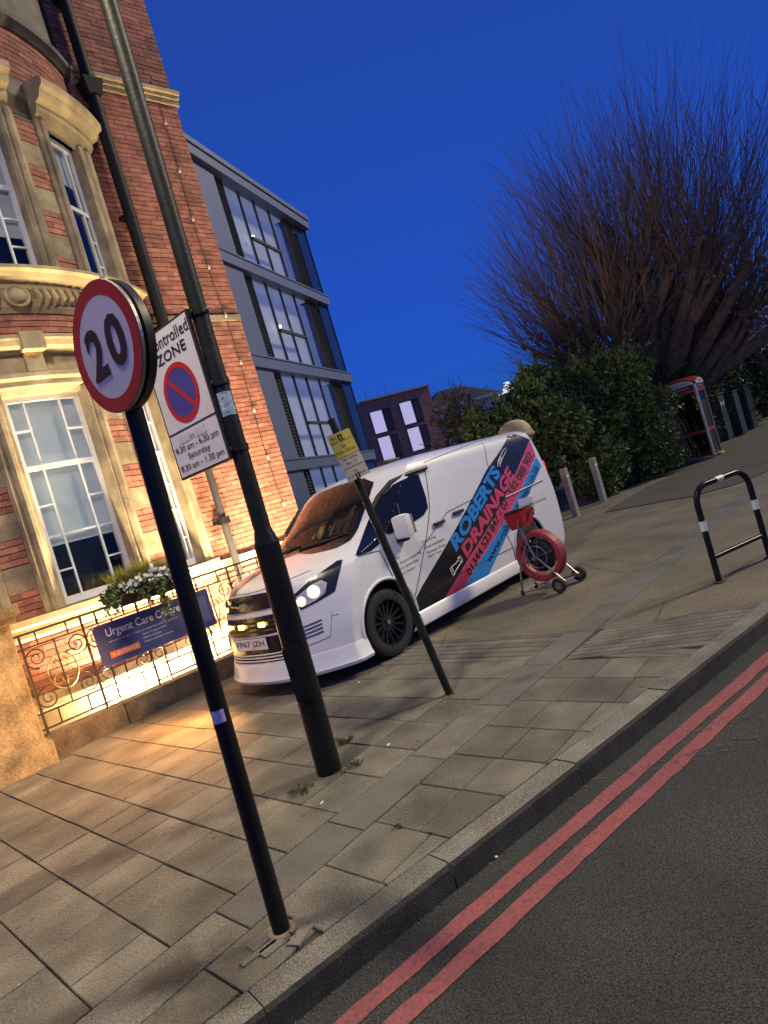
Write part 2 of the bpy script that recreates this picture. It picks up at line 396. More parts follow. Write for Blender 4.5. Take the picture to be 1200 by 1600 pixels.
plinth_clip = ((RAIL0.x, RAIL0.y), (BN.x, BN.y)); kerb_clip = ((pv.x, pv.y), (-KN.x, -KN.y))
slab_parts = 0; extra = MB()
def slab(poly, mat, name, gap=.0040, z=0.0, h=.014, loose=.0025):
    global slab_parts
    poly = clip(poly, *plinth_clip); 
    if len(poly) < 3: return
    poly = clip(poly, *kerb_clip)
    if len(poly) < 3: return
    poly = inset(poly, gap)
    if len(poly) < 3 or abs(area2(poly)) < .004: return
    cx = sum(p[0] for p in poly) / len(poly); cy = sum(p[1] for p in poly) / len(poly)
    top = inset(poly, .004)
    if len(top) != len(poly): top = [((p[0] - cx) * .98 + cx, (p[1] - cy) * .98 + cy) for p in poly]
    tx, ty, dz = random.gauss(0, loose * .7), random.gauss(0, loose * .7), random.gauss(0, loose * .5)
    hz = lambda p: z + dz + tx * (p[0] - cx) + ty * (p[1] - cy)
    n = len(poly)
    V = [(p[0] - cx, p[1] - cy, z - h) for p in poly] + [(p[0] - cx, p[1] - cy, hz(p) - .004) for p in poly] + [(p[0] - cx, p[1] - cy, hz(p)) for p in top]
    Fc = [tuple(2 * n + i for i in range(n))] + [(i, (i + 1) % n, n + (i + 1) % n, n + i) for i in range(n)] + [(n + i, n + (i + 1) % n, 2 * n + (i + 1) % n, 2 * n + i) for i in range(n)]
    if slab_parts < 300:
        o = MB().add(V, Fc).build(name, mat, bed); o.location = (cx, cy, 0); slab_parts += 1
    else: extra.add([(v[0] + cx, v[1] + cy, v[2]) for v in V], Fc)
def course(t0, t1, w0, w1, lens, mat='slab', name='paving_slab', gap=.0040, loose=.0025):
    w = w0; 
    while w < w1 - .05:
        l = random.uniform(*lens); w2 = w + l
        if w1 - w2 < lens[0] * .6: w2 = w1
        slab([P2(t0, w), P2(t1, w), P2(t1, w2), P2(t0, w2)], mat, name, gap, loose=loose); w = w2
for i in range(len(ts) - 1):
    course(ts[i], ts[i + 1], .004, 5.2 if i > 3 else 4.6, (.25, .44))
    # kerb side of the channel: the same courses carry on to the kerb
    j = 0.0
    w = CH - .004
    while w > -3.2:
        l = random.uniform(.27, .46); slab([P2(ts[i] + j, w), P2(ts[i], w - l), P2(ts[i + 1], w - l), P2(ts[i + 1] + j * 0, w)][::-1], 'slab', 'paving_slab'); w -= l
# ribbed crossing slabs: narrow courses
for k in range(6):
    d = (T_APR - T_TACT) / 6; t0 = T_TACT + k * d; t1 = t0 + d
    course(t0, t1, .004, 2.9, (.8, 1.3), gap=.0045, loose=0)
def gl(p, q, u): a_ = gnd(*p); c_ = gnd(*q); r_ = a_.lerp(c_, u); return (r_.x, r_.y)
def rib(v, u):      # ribbed slabs on the kerb side, between two fanned-out lines
    a_ = gl((880, 1031), (1100, 1008), u); c_ = gl((945, 980), (1195, 941), u); return (a_[0] + (c_[0] - a_[0]) * v, a_[1] + (c_[1] - a_[1]) * v)
for k in range(9):
    cuts = [0] + sorted(random.uniform(.25, .8) for _ in range(1)) + [1.12]
    for u0, u1 in zip(cuts, cuts[1:]): slab([rib(k / 9, u0), rib(k / 9, u1), rib((k + 1) / 9, u1), rib((k + 1) / 9, u0)], 'slab', 'paving_slab', .0045, loose=0)
# wedge of cut slabs between the last course and the ribs
w = CH - .004; e0 = rib(0, 0); e1 = rib(0, 1.12)
for k in range(4):
    u0, u1 = k / 4, (k + 1) / 4; wl = lambda u: P2(T_TACT, CH - .004 - 2.2 * u); el = lambda u: (e0[0] + (e1[0] - e0[0]) * u, e0[1] + (e1[1] - e0[1]) * u)
    slab([wl(u0), wl(u1), el(u1), el(u0)], 'slab', 'paving_slab')
# channel of long granite setts
t = hits[3] - .83 * 5
i = 0
while t < 16:
    l = .74 if t < T_APR else .9
    slab([P2(t, CH), P2(t + l, CH), P2(t + l, 0), P2(t, 0)], 'channel' if t > 2.2 or random.random() < .3 else 'granite', 'channel_stone', .003, 0.0, .014, .001); t += l; i += 1
if extra.v: tag(extra.build('paving_slab', 'slab', bed), kind='stuff')
# apron of worn tarmac where the van's rear stands, and the darker path beyond
Pw = [P2(T_APR, .003), P2(16, .003), P2(16, 9), P2(T_TACT, 9), P2(T_TACT, 2.9), P2(T_APR, 2.9)]
def rough_sheet(name, poly, z, mat, step=.35, cut=None):
    bm = bmesh.new(); f = bm.faces.new([bm.verts.new((p[0], p[1], 0)) for p in (poly if area2(poly) > 0 else poly[::-1])])
    xs = [p[0] for p in poly]; ys = [p[1] for p in poly]
    for ax, lo, hi in ((0, min(xs), max(xs)), (1, min(ys), max(ys))):
        q = lo + step
        while q < hi:
            co = [0, 0, 0]; co[ax] = q; no = [0, 0, 0]; no[ax] = 1
            bmesh.ops.bisect_plane(bm, geom=bm.verts[:] + bm.edges[:] + bm.faces[:], plane_co=co, plane_no=no); q += step
    for v in bm.verts: v.co.z = z + .004 * noise.noise(Vector((v.co.x * 1.3, v.co.y * 1.3, 0)))
    me = bpy.data.meshes.new(name); bm.to_mesh(me); bm.free(); me.materials.append(MATS[mat]); o = bpy.data.objects.new(name, me); COL.objects.link(o)
    return tag(o, kind='structure')
rough_sheet('apron', Pw, -.006, 'apron')
wk = tw(pv + KD * 3)[1]
far = pv + KD * 26
pr = [P2(T_APR + .05, CH - .003), rib(1.0, 0.02), rib(1.0, .5),  (pv.x + KD.x * ((gnd(1195, 940) - pv).dot(KD)), pv.y + KD.y * ((gnd(1195, 940) - pv).dot(KD))), (far.x, far.y), P2(24, CH - .003)]
rough_sheet('apron', pr, -.006, 'apron')
z6 = lambda x, y: gnd(780 + x / 2.857, 540 + y / 2.857)
pa = [z6(*p) for p in ((470, 745), (750, 692), (870, 672), (1080, 612), (1210, 556), (1330, 500), (1330, 290), (1200, 342), (1000, 482), (640, 640))]
sheet('asphalt_path', [(p.x, p.y) for p in pa], .006, 'asphalt_path')
# cracks in the apron: thin, irregular ribbons of dark dirt
crk = MB()
def crack(px, wd=.007):
    pts = [gnd(*p) for p in px]; out = []
    for a, b in zip(pts, pts[1:]):
        n = max(2, int((b - a).length / .05))
        for k in range(n):
            q = a.lerp(b, k / n); out.append(q + Vector((random.gauss(0, .011), random.gauss(0, .011), 0)))
    out.append(pts[-1])
    for a, b in zip(out, out[1:]):
        d = (b - a).normalized(); s = Vector((-d.y, d.x, 0)) * wd * random.uniform(.3, .9)
        crk.add([(q.x, q.y, .0045) for q in (a - s, b - s * .8, b + s * .8, a + s)], [(0, 1, 2, 3)])
for c in ([(690, 975), (760, 985), (830, 975), (890, 960)], [(880, 890), (930, 872), (1010, 880), (1060, 860)], [(900, 845), (960, 800), (1010, 805)], [(1020, 975), (1040, 940), (1090, 920)],
          [(930, 985), (1040, 965), (1130, 955), (1190, 938)], [(905, 880), (960, 893), (1015, 890)], [(740, 970), (700, 990), (690, 1010)], [(960, 845), (1030, 838), (1075, 845)]): crack(c)
tag(crk.build('pavement_crack', 'joint_bed'), kind='structure')
# double red lines
def band(name, px, z, mat, jitter=.004):
    L_ = [gnd(*p, z) for p in px[0]]; R_ = [gnd(*p, z) for p in px[1]]
    b = MB(); n = 60; vs = []
    for k in range(n + 1):
        u = k / n
        for e_ in (L_, R_):
            q = e_[0].lerp(e_[1], u); vs.append((q.x + random.gauss(0, jitter), q.y + random.gauss(0, jitter), z))
    b.add(vs, [(2 * k, 2 * k + 1, 2 * k + 3, 2 * k + 2) for k in range(n)])
    return tag(b.build(name, mat), kind='structure')
def ext(p, q, k): return (p[0] + (q[0] - p[0]) * k, p[1] + (q[1] - p[1]) * k)
for l, r in ((((520, 1600), (1200, 1018)), ((560, 1600), (1200, 1040))), (((598, 1600), (1200, 1050)), ((642, 1600), (1200, 1074)))):
    la = [gnd(*p, ROAD_Z) for p in l]; ra = [gnd(*p, ROAD_Z) for p in r]
    b = MB(); n = 110; vs = []
    for k in range(n + 1):
        u = -.7 + 3.2 * k / n
        for e_ in (la, ra):
            q = e_[0] + (e_[1] - e_[0]) * u; vs.append((q.x + random.gauss(0, .003), q.y + random.gauss(0, .003), ROAD_Z + .004))
    tag(b.add(vs, [(2 * k + 1, 2 * k + 3, 2 * k + 2, 2 * k) for k in range(n)]).build('red_road_line', 'red_line'), kind='structure')
# grit along the gutter
gr = MB()
for k in range(1500):
    q = K0 + KD * random.uniform(-3, 8) + KN * abs(random.gauss(.012, .035)); r_ = random.uniform(.002, .006); a = random.uniform(0, 6)
    gr.add([(q.x + r_ * math.cos(a + j * 2.1), q.y + r_ * math.sin(a + j * 2.1), ROAD_Z + .002) for j in range(3)] + [(q.x, q.y, ROAD_Z + .002 + r_)], [(0, 1, 3), (1, 2, 3), (2, 0, 3)])
tag(gr.build('gutter_grit', 'dirt_edge'), kind='stuff')
# faint chalky scuffs across the carriageway
sm = MB()
for px in ([(1010, 1195), (1110, 1170), (1200, 1152)], [(900, 1232), (1000, 1205), (1090, 1182)], [(1060, 1150), (1130, 1132), (1200, 1118)], [(820, 1262), (880, 1245), (940, 1215)]):
    P_ = [gnd(*p, ROAD_Z) for p in px]
    for a, c in zip(P_, P_[1:]):
        for k in range(60):
            if random.random() < .5: continue
            q = a.lerp(c, k / 60 + random.uniform(0, .03)) + Vector((random.gauss(0, .03), random.gauss(0, .03), 0)); d = (c - a).normalized() * random.uniform(.004, .018); s_ = Vector((-d.y, d.x, 0)).normalized() * random.uniform(.001, .003)
            sm.add([(v.x, v.y, ROAD_Z + .0055) for v in (q - d - s_, q + d - s_, q + d + s_, q - d + s_)], [(0, 1, 2, 3)])
tag(sm.build('road_scuff', 'chalk'), kind='structure')
# ------------------------------------------------------------------ the brick building with its bow window
WALL_BACK = 1.50
w0 = RAIL0 - BN * WALL_BACK
CORN = on_plane(460, 780, w0, BN); CORN.z = 0
bld = thing('brick_building', 'Edwardian red brick building with curved stone bow window, lit from below', 'building', CORN, TB)
DEP = .85
def bl(x, y, off=0.0):
    p = on_plane(x, y, w0 + BN * off, BN); return (p - CORN).dot(BE), p.z
XC = (bl(0, 612, DEP - .12)[0] + bl(122, 605, DEP - .12)[0]) / 2 - .02
XE = -1.78; HC = XE - XC; RB = (HC * HC + DEP * DEP) / (2 * DEP); PHE = math.asin(HC / RB)
def arc(s, o, z):                     # s = arc length from the bow's middle, o = outwards
    ph = s / RB; return Vector((XC + (RB + o) * math.sin(ph), -((RB + o) * math.cos(ph) - (RB - DEP)), z))
SE = PHE * RB
def ablock(b, s0, s1, o0, o1, z0, z1, seg=None, mi=0):
    seg = seg or max(1, int(abs(s1 - s0) / .16))
    V = []; 
    for k in range(seg + 1):
        s = s0 + (s1 - s0) * k / seg
        V += [arc(s, o0, z0), arc(s, o1, z0), arc(s, o1, z1), arc(s, o0, z1)]
    Fc = [(3, 2, 1, 0), tuple(4 * seg + i for i in range(4))]
    for k in range(seg):
        for i in range(4): Fc.append((4 * k + i, 4 * k + (i + 1) % 4, 4 * k + 4 + (i + 1) % 4, 4 * k + 4 + i))
    b.add(V, Fc, mi); return b
def asweep(b, prof, s0, s1, mi=0):
    seg = max(2, int((s1 - s0) / .10)); n = len(prof); V = []
    for k in range(seg + 1):
        s = s0 + (s1 - s0) * k / seg; V += [arc(s, o, z) for o, z in prof]
    Fc = [tuple(reversed(range(n))), tuple(seg * n + i for i in range(n))]
    for k in range(seg):
        for i in range(n): Fc.append((k * n + i, k * n + (i + 1) % n, (k + 1) * n + (i + 1) % n, (k + 1) * n + i))
    b.add(V, Fc, mi); return b
HT = 12.5
# mortar-coloured backing walls behind the bricks
wall = MB().box((-XE * -.5, .21, HT / 2 - .4), (abs(XE), .40, HT + .8)).build('wall', 'mortar', bld)
MB().box((2 * XC - XE - 3.0, .2, HT / 2 - .4), (6.0, .40, HT + .8)).build('wall', 'brick_mass', bld)
for z0, z1 in ((-.8, 1.16), (4.3, 5.2), (7.5, 8.75)): ablock(MB(), -SE, SE, -.32, -.011, z0, z1).build('bow_wall', 'mortar', bld)
# bricks: stretcher courses, each a box; the nearest 300 in view are single parts
bricks = []     # (world-independent) local matrix, size
CO = .0745
def brick_row_flat(x0, x1, z, k):
    x = x0 - (.1125 if k % 2 else 0)
    while x < x1 - .01:
        a = max(x, x0); c = min(x + .220, x1)
        if c - a > .03: bricks.append((Matrix.Translation((.5 * (a + c), .0, z)), (c - a, .03, .064)))
        x += .225
def brick_row_arc(s0, s1, z, k):
    s = s0 - (.1125 if k % 2 else 0)
    while s < s1 - .01:
        a = max(s, s0); c = min(s + .220, s1)
        if c - a > .03:
            m = .5 * (a + c); p = arc(m, -.012, z); bricks.append((Matrix.Translation(p) @ Matrix.Rotation(m / RB, 4, 'Z'), (c - a, .03, .064)))
        s += .225
k = 0; z = .05
while z < HT - .1:
    if not (5.0 < z < 5.13 or 8.62 < z < 8.86 or 1.16 < z < 1.36): brick_row_flat(XE + .02, 0, z, k)
    z += CO; k += 1
for z0, z1 in ((.55, 1.16), (4.55, 4.86), (8.02, 8.72)):
    z = z0 + .04; k = 0
    while z < z1 - .02: brick_row_arc(-SE + .02, SE - .02, z, k); z += CO; k += 1
# piers: alternating stone blocks and brick bands
C1 = (.46, .68); PIER = (.68, .98); C2 = (.98, 1.16); W2 = (1.16, 1.80)
stone_b = []
def piers(z0, z1, first_brick):
    z = z0; br = first_brick
    while z < z1 - .05:
        zt = min(z + (.30 if not br else .298), z1)
        for sg in (-1, 1):
            a, c = sorted((sg * PIER[0], sg * PIER[1]))
            if br:
                ablock(MB(), a, c, -.3, -.012, z, zt).build('pier_core', 'mortar', bld)
                zz = z + .04; q = 0
                while zz < zt - .02: brick_row_arc(a + .004, c - .004, zz, q); zz += CO; q += 1
            else: stone_b.append((a, c, z, zt))
        z = zt; br = not br
piers(1.40, 3.90, True); piers(5.34, 7.45, True)
for a, c, z0, z1 in stone_b: ablock(MB(), a + .003, c - .003, -.28, .004, z0 + .003, z1 - .003).build('stone_block', 'stone', bld)
BM = Matrix.Translation(CORN) @ Matrix.Rotation(TB, 4, 'Z')
scored = []
for m, sz in bricks:
    wp = BM @ m.translation; px = proj(wp); dd = (wp - CAM).length
    scored.append((dd if (-20 < px[0] < 1220 and -20 < px[1] < 1620) else 999, m, sz))
scored.sort(key=lambda q: q[0])
unit = MB().bevbox((0, 0, 0), (1, 1, 1), .03)
u_me = None; mass = MB()
for i, (dd, m, sz) in enumerate(scored):
    m2 = m @ Matrix.Translation((random.gauss(0, .001), random.gauss(0, .002), random.gauss(0, .0012)))
    if i < 300:
        if u_me is None:
            o = MB().box((0, 0, 0), (1, 1, 1)).build('brick', 'brick', bld); u_me = o.data
        else: o = bpy.data.objects.new('brick', u_me); COL.objects.link(o); o.parent = bld
        o.matrix_local = m2 @ Matrix.Diagonal((*sz, 1))
    else: mass.box(m2.translation, sz, m2.to_3x3())
tag(mass.build('brick', 'brick_mass', bld), kind='stuff')
# stone: plinth, courses, sills, columns, lintels, cornices
asweep(MB(), [(-.3, -.8), (.10, -.8), (.10, .36), (.13, .40), (.13, .46), (.04, .545), (-.3, .545)], -SE, SE).build('plinth', 'stone_light', bld)
MB().box((XE / 2 + .04, -.02, -.14), (abs(XE) - .02, .10, 1.3)).build('wall_plinth', 'stone_light', bld)
MB().box((XE / 2 + .02, -.03, 1.26), (abs(XE) - .06, .10, .17)).build('string_course', 'stone_light', bld)
MB().box((XE / 2 + .03, -.005, 5.065), (abs(XE) - .06, .06, .10)).build('string_course', 'stone', bld)
b = MB()
for zc, h, o in ((8.68, .07, .05), (8.75, .05, .09), (8.81, .06, .14)): b.box((XE / 2 + .06, -o / 2 + .02, zc), (abs(XE) - .02, o + .04, h - .002))
b.build('string_course', 'stone_light', bld)
asweep(MB(), [(-.3, 1.16), (.03, 1.16), (.07, 1.2), (.07, 1.30), (.11, 1.33), (.11, 1.40), (-.3, 1.41)], -SE, SE).build('sill_course', 'stone_light', bld)
def column(s0, s1, z0, z1, mat='stone'):
    b = MB(); w = s1 - s0
    asweep_v = [(s0, -.25), (s0, .03), (s0 + .18 * w, .055), (s0 + .36 * w, .03), (s0 + .42 * w, .06), (s0 + .6 * w, .075), (s0 + .78 * w, .06), (s0 + .84 * w, .03), (s1, .02), (s1, -.25)]
    V = [arc(s, o, z0) for s, o in asweep_v] + [arc(s, o, z1) for s, o in asweep_v]; n = len(asweep_v)
    b.add(V, [tuple(range(n)), tuple(reversed(range(n, 2 * n)))] + [(i, n + i, n + (i + 1) % n, (i + 1) % n) for i in range(n)])
    return b.build('window_column', mat, bld)
for z0, z1 in ((1.41, 3.95), (5.36, 7.5)):
    for sg in (-1, 1):
        for c in (C1, C2, (W2[1], SE)):
            a, d = sorted((sg * c[0], sg * c[1])); column(a, d, z0, z1)
for z0 in (3.95,):
    asweep(MB(), [(-.3, 3.90), (-.02, 3.90), (.02, 3.96), (.06, 3.98), (.06, 4.04), (.11, 4.07), (.11, 4.12), (.02, 4.14), (-.3, 4.14)], -SE, SE).build('lintel', 'stone_light', bld)
    asweep(MB(), [(-.3, 4.14), (.01, 4.14), (.01, 4.36), (-.3, 4.36)], -SE, SE).build('frieze', 'stone_light', bld)
    asweep(MB(), [(-.3, 4.36), (.06, 4.36), (.10, 4.40), (.16, 4.42), (.18, 4.48), (.20, 4.50), (.20, 4.54), (-.3, 4.56)], -SE, SE).build('cornice', 'stone_light', bld)
    for s in (-.02, 1.46, -1.5):
        b = MB(); ablock(b, s - .1, s + .1, -.1, .10, 4.13, 4.37); ablock(b, s - .12, s + .12, -.1, .225, 4.36, 4.565); b.build('keystone', 'stone_light', bld)
# carved sills of the upper windows
for s0, s1 in ((-.98, .98), (1.06, 1.95), (-1.95, -1.06)):
    asweep(MB(), [(-.3, 5.18), (.10, 5.18), (.20, 5.22), (.24, 5.27), (.30, 5.29), (.30, 5.33), (-.3, 5.37)], s0, s1).build('sill', 'stone_light', bld)
    b = asweep(MB(), [(-.25, 4.86), (.02, 4.86), (.06, 4.92), (.05, 5.02), (.12, 5.12), (.10, 5.18), (-.25, 5.18)], s0 + .06, s1 - .06)
    b.build('apron_panel', 'stone_light', bld)
    b = MB(); mid = (s0 + s1) / 2; hw = (s1 - s0) / 2
    c = arc(mid, .09, 5.03); rot = Matrix.Rotation(mid / RB, 4, 'Z')
    b.lathe([(.001, .07), (.06, .068), (.085, .05), (.10, .02), (.12, .035), (.14, .03), (.15, 0), (.15, -.08)], 20, Matrix.Translation(c) @ rot @ Matrix.Rotation(R(90), 4, 'X') @ Matrix.Diagonal((1, .95, 1, 1)))
    for sg in (-1, 1):
        for q in range(7):
            x = mid + sg * (.2 + q * (hw - .3) / 7); p0 = arc(x, .12, 5.15); p1 = arc(x + sg * .03, .13, 5.02); p2 = arc(x + sg * .015, .07, 4.91 + q * .012)
            b.tube([p0, p1, p2], [.022, .034, .014], 6)
    b.build('carving', 'stone_light', bld, smooth=True)
for s0, s1 in ((-.62, .62), (1.0, SE - .02), (-SE + .02, -1.0)):
    asweep(MB(), [(-.3, 7.46), (-.05, 7.46), (.02, 7.52), (.10, 7.60), (.12, 7.68), (.20, 7.72), (.24, 7.80), (.30, 7.84), (.31, 7.92), (.26, 7.96), (-.3, 8.03)], s0, s1).build('window_hood', 'stone_light', bld)
asweep(MB(), [(-.3, 7.46), (-.02, 7.46), (-.005, 8.02), (-.3, 8.02)], -SE, SE).build('upper_frieze', 'stone_grey', bld)
asweep(MB(), [(-.3, 8.72), (.03, 8.72), (.07, 8.76), (.12, 8.80), (.13, 8.86), (-.3, 8.90)], -SE, SE).build('cornice', 'stone_grey', bld)
asweep(MB(), [(-.3, 8.9), (-.02, 8.9), (-.02, 10.6), (-.3, 10.6)], -SE, SE).build('parapet', 'stone_grey', bld)
MB().box((XC, .55, HT / 2 - .4), (2 * HC - .1, .3, HT + .7)).build('wall', 'room_dark', bld)
# sash windows: frames, bars, glass, blind
def sash(s0, s1, z0, z1, zr, bars_v, bars_h, blind_z):
    w = MB(); fo = (-.17, -.10)
    ablock(w, s0, s0 + .055, *fo, z0, z1, 1); ablock(w, s1 - .055, s1, *fo, z0, z1, 1)
    ablock(w, s0 + .055, s1 - .055, *fo, z0, z0 + .09); ablock(w, s0 + .055, s1 - .055, *fo, z1 - .06, z1); 
    fr = w.build('window_frame', 'white_paint', bld)
    m = MB(); ablock(m, s0 + .055, s1 - .055, -.16, -.105, zr - .03, zr + .03); m.build('meeting_rail', 'white_paint', fr)
    for v in bars_v: ablock(MB(), v - .012, v + .012, -.15, -.11, z0 + .09, zr - .03, 1).build('glazing_bar', 'white_paint', fr); ablock(MB(), v - .012, v + .012, -.155, -.115, zr + .03, z1 - .06, 1).build('glazing_bar', 'white_paint', fr)
    for (a, c, z) in bars_h: ablock(MB(), a, c, -.148, -.112, z - .011, z + .011, 2).build('glazing_bar', 'white_paint', fr)
    ablock(MB(), s0 + .055, s1 - .055, -.136, -.130, z0 + .09, zr - .03).build('pane', 'window_glass', fr)
    ablock(MB(), s0 + .055, s1 - .055, -.141, -.135, zr + .03, z1 - .06).build('pane', 'window_glass', fr)
    ablock(MB(), s0 + .02, s1 - .02, -.20, -.19, blind_z, z1 - .03).build('blind', 'blind_glow' if z0 < 3 and s1 - s0 > .8 else 'blind', fr)
    ablock(MB(), s0 - .02, s1 + .02, -.62, -.60, z0 - .05, z1 + .1).build('room_back', 'room_dark', fr)
    ablock(MB(), s0 - .02, s1 + .02, -.60, -.18, z0 - .08, z0 - .01).build('window_board', 'white_paint', fr)
s0, s1 = -.46, .46; v1, v2 = -.23, .20
sash(s0, s1, 1.42, 3.90, 3.05, (v1, v2), [(s0, v1, 3.5), (v2, s1, 3.47), (s0, v1, 2.6), (v2, s1, 2.62), (s0 + .05, s1 - .05, 2.23), (s0, v1, 1.82), (v2, s1, 1.84)], 2.12)
sash(s0, s1, 5.36, 7.46, 6.5, (v1, v2), [(s0, v1, 6.1), (v2, s1, 6.1), (v2, s1, 5.75), (s0, v1, 5.75), (v2, s1, 6.95)], 5.9)
for sg in (1, -1):
    a, c = sorted((sg * W2[0], sg * W2[1])); m1, m2 = a + .19, c - .17
    sash(a, c, 1.42, 3.90, 3.05, (m1, m2), [(m2, c, 3.5), (m2, c, 2.6), (a, c, 2.23), (m2, c, 1.82)], 2.6)
    sash(a, c, 5.36, 7.46, 6.5, (m1, m2), [(m2, c, 6.1), (m2, c, 5.75)], 6.9)
# lightwell floor and back of plinth
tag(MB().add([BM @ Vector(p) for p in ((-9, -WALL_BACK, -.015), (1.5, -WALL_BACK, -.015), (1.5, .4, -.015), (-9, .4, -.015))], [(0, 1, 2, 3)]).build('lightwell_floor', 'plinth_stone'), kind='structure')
# rainwater pipe
px_, py_ = -1.50, -.16
pipe = thing('drainpipe', 'tall black cast iron drainpipe beside the bow window', 'drainpipe', BM @ Vector((px_, 0, 0)), TB)
MB().tube([(0, py_, 4.95), (0, py_, HT)], .088, 14).build('upper_pipe', 'pipe_black', pipe, smooth=True)
MB().tube([(0, py_, -.01), (0, py_, 4.95)], .055, 14).build('lower_pipe', 'metal_dark', pipe, smooth=True)
for z in (1.9, 4.9, 6.6, 8.2, 9.9):
    b = MB(); b.tube([(0, py_, z - .05), (0, py_, z + .05)], .095, 14); b.box((0, -.06, z), (.22, .12, .05)); b.build('collar', 'pipe_black', pipe, smooth=True)
b = MB(); b.prism([(-.1, py_ - .1, 8.4), (.1, py_ - .1, 8.4), (.1, py_ + .12, 8.4), (-.1, py_ + .12, 8.4)], [(-.15, py_ - .14, 8.62), (.15, py_ - .14, 8.62), (.15, py_ + .14, 8.62), (-.15, py_ + .14, 8.62)]); b.build('hopper_head', 'pipe_black', pipe)
# cable with small unlit bulbs running up the wall
cb = thing('festoon_cable', 'thin cable with small bulbs running up the brick corner', 'cable', BM @ Vector((-.33, 0, 0)), TB)
pts = [(.03 * math.sin(z * 1.7) - .012 * z + .09, -.025, z) for z in np.linspace(1.5, 9.0, 30)]
MB().tube(pts, .006, 5).build('wire', 'cable', cb)
for z in np.linspace(1.9, 8.3, 9):
    x = .03 * math.sin(z * 1.7) - .012 * z + .09
    MB().lathe([(.001, -.035), (.02, -.02), (.024, 0), (.015, .02), (.012, .04), (.001, .045)], 8, Matrix.Translation((x, -.045, z))).build('bulb', 'sign_cream', cb, smooth=True)
# uplighters on the lightwell floor
for i, (x, lab) in enumerate(((XC - 1.5, 'floor uplighter left of the bow window behind the railings'), (XC, 'floor uplighter below the middle of the bow window'), (XC + 1.45, 'floor uplighter right of the bow window behind the railings'), (-.75, 'floor uplighter at the foot of the brick corner'))):
    yy = -1.20
    u = thing('uplighter', lab, 'floor lamp', BM @ Vector((x, yy, -.015)), TB, 'uplighters in the lightwell')
    b = MB(); b.bevbox((0, 0, .03), (.5, .10, .06), .008); b.build('housing', 'dull_steel', u)
    MB().box((0, 0, .063), (.44, .07, .006)).build('lens', 'uplight_lens', u)
    lamp('uplight', 'AREA', (0, .0, .075), (0, .42, 2.4), 300, (1, .76, .43), u, .44, sizey=.06)

# ------------------------------------------------------------------ railing on its low stone plinth, gate pillar
RL0 = RAIL0 - BN * .09
rail_pl = MB(); 
rp = thing('railing_plinth', 'low weathered stone plinth under the iron railing', 'low wall', RAIL0, TB)
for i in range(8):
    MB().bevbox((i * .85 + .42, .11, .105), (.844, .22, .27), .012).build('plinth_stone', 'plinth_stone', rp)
rl = thing('iron_railing', 'black wrought iron railing with scrolls and gilded ovals', 'railing', RL0 + Vector((0, 0, .24)), TB)
ZB = .24
def spiral(b, cx, cz, r, a0, turns, sgn, wire=.009, tail=None):
    pts = []
    n = 26
    for k in range(n + 1):
        u = k / n; a = a0 + sgn * turns * 2 * PI * u; rr = r * (1 - .86 * u); pts.append((cx + rr * math.cos(a), 0, cz + rr * math.sin(a)))
    b.tube(pts, [wire * (1 - .35 * k / n) for k in range(n + 1)], 5)
PN = .62; N_P = 7
MB().box((N_P * PN / 2, 0, 1.04), (N_P * PN + .12, .045, .022)).build('top_rail', 'iron', rl)
MB().box((N_P * PN / 2, 0, .90), (N_P * PN, .016, .016)).build('upper_rail', 'iron', rl)
MB().box((N_P * PN / 2, 0, .22), (N_P * PN, .016, .018)).build('lower_rail', 'iron', rl)
MB().box((N_P * PN / 2, 0, .06), (N_P * PN, .016, .018)).build('bottom_rail', 'iron', rl)
for i in range(N_P + 1):
    MB().box((.08 + i * PN, 0, .52), (.022, .022, 1.04)).build('post', 'iron', rl)
for i in range(N_P):
    x0 = .08 + i * PN; xm = x0 + PN / 2
    for s, z0, z1 in ((0, .22, .90), (-.155, .9, 1.04), (.155, .9, 1.04), (-.155, .06, .22), (.155, .06, .22)): MB().box((xm + s, 0, (z0 + z1) / 2), (.014, .014, z1 - z0)).build('bar', 'iron', rl)
    if i > 0: MB().box((x0 + .16, 0, .5), (.014, .014, 0.98)).build('bar', 'iron', rl)
    for sx in (-1, 1):
        for sz in (-1, 1):
            b = MB(); spiral(b, xm + sx * .205, .56 + sz * .215, .115, PI / 2 if sz < 0 else -PI / 2, 1.9, sx * sz); b.build('scroll', 'iron', rl)
    if i in (0, 3, 5):
        b = MB(); b.tube([(xm + .15 * math.cos(a), 0, .56 + .19 * math.sin(a)) for a in np.linspace(0, 2 * PI, 28)[:-1]], .008, 5, closed=True)
        for sx in (-1, 1):
            spiral(b, xm + sx * .06, .48, .055, PI / 2, 1.6, -sx, .007); spiral(b, xm + sx * .045, .66, .045, -PI / 2, 1.5, sx, .007)
            b.tube([(xm, 0, .40), (xm + sx * .05, 0, .55), (xm + sx * .075, 0, .64), (xm + sx * .04, 0, .71)], .006, 5)
        b.build('oval_ornament', 'gold', rl)
# gate pillar at the left end
pil = thing('gate_pillar', 'broad weathered stone pillar at the left end of the railing', 'pillar', RAIL0 + BE * -.43, TB)
MB().bevbox((0, .30, .70), (.84, .84, 1.46), .02).build('shaft', 'pillar_stone', pil)
MB().bevbox((0, .30, .10), (.94, .94, .26), .02).build('base', 'pillar_stone', pil)
MB().bevbox((0, .30, 1.46), (.94, .94, .08), .02).build('moulding', 'pillar_stone', pil)
MB().bevbox((0, .30, 1.55), (1.04, 1.04, .12), .025).build('cap', 'pillar_stone', pil)
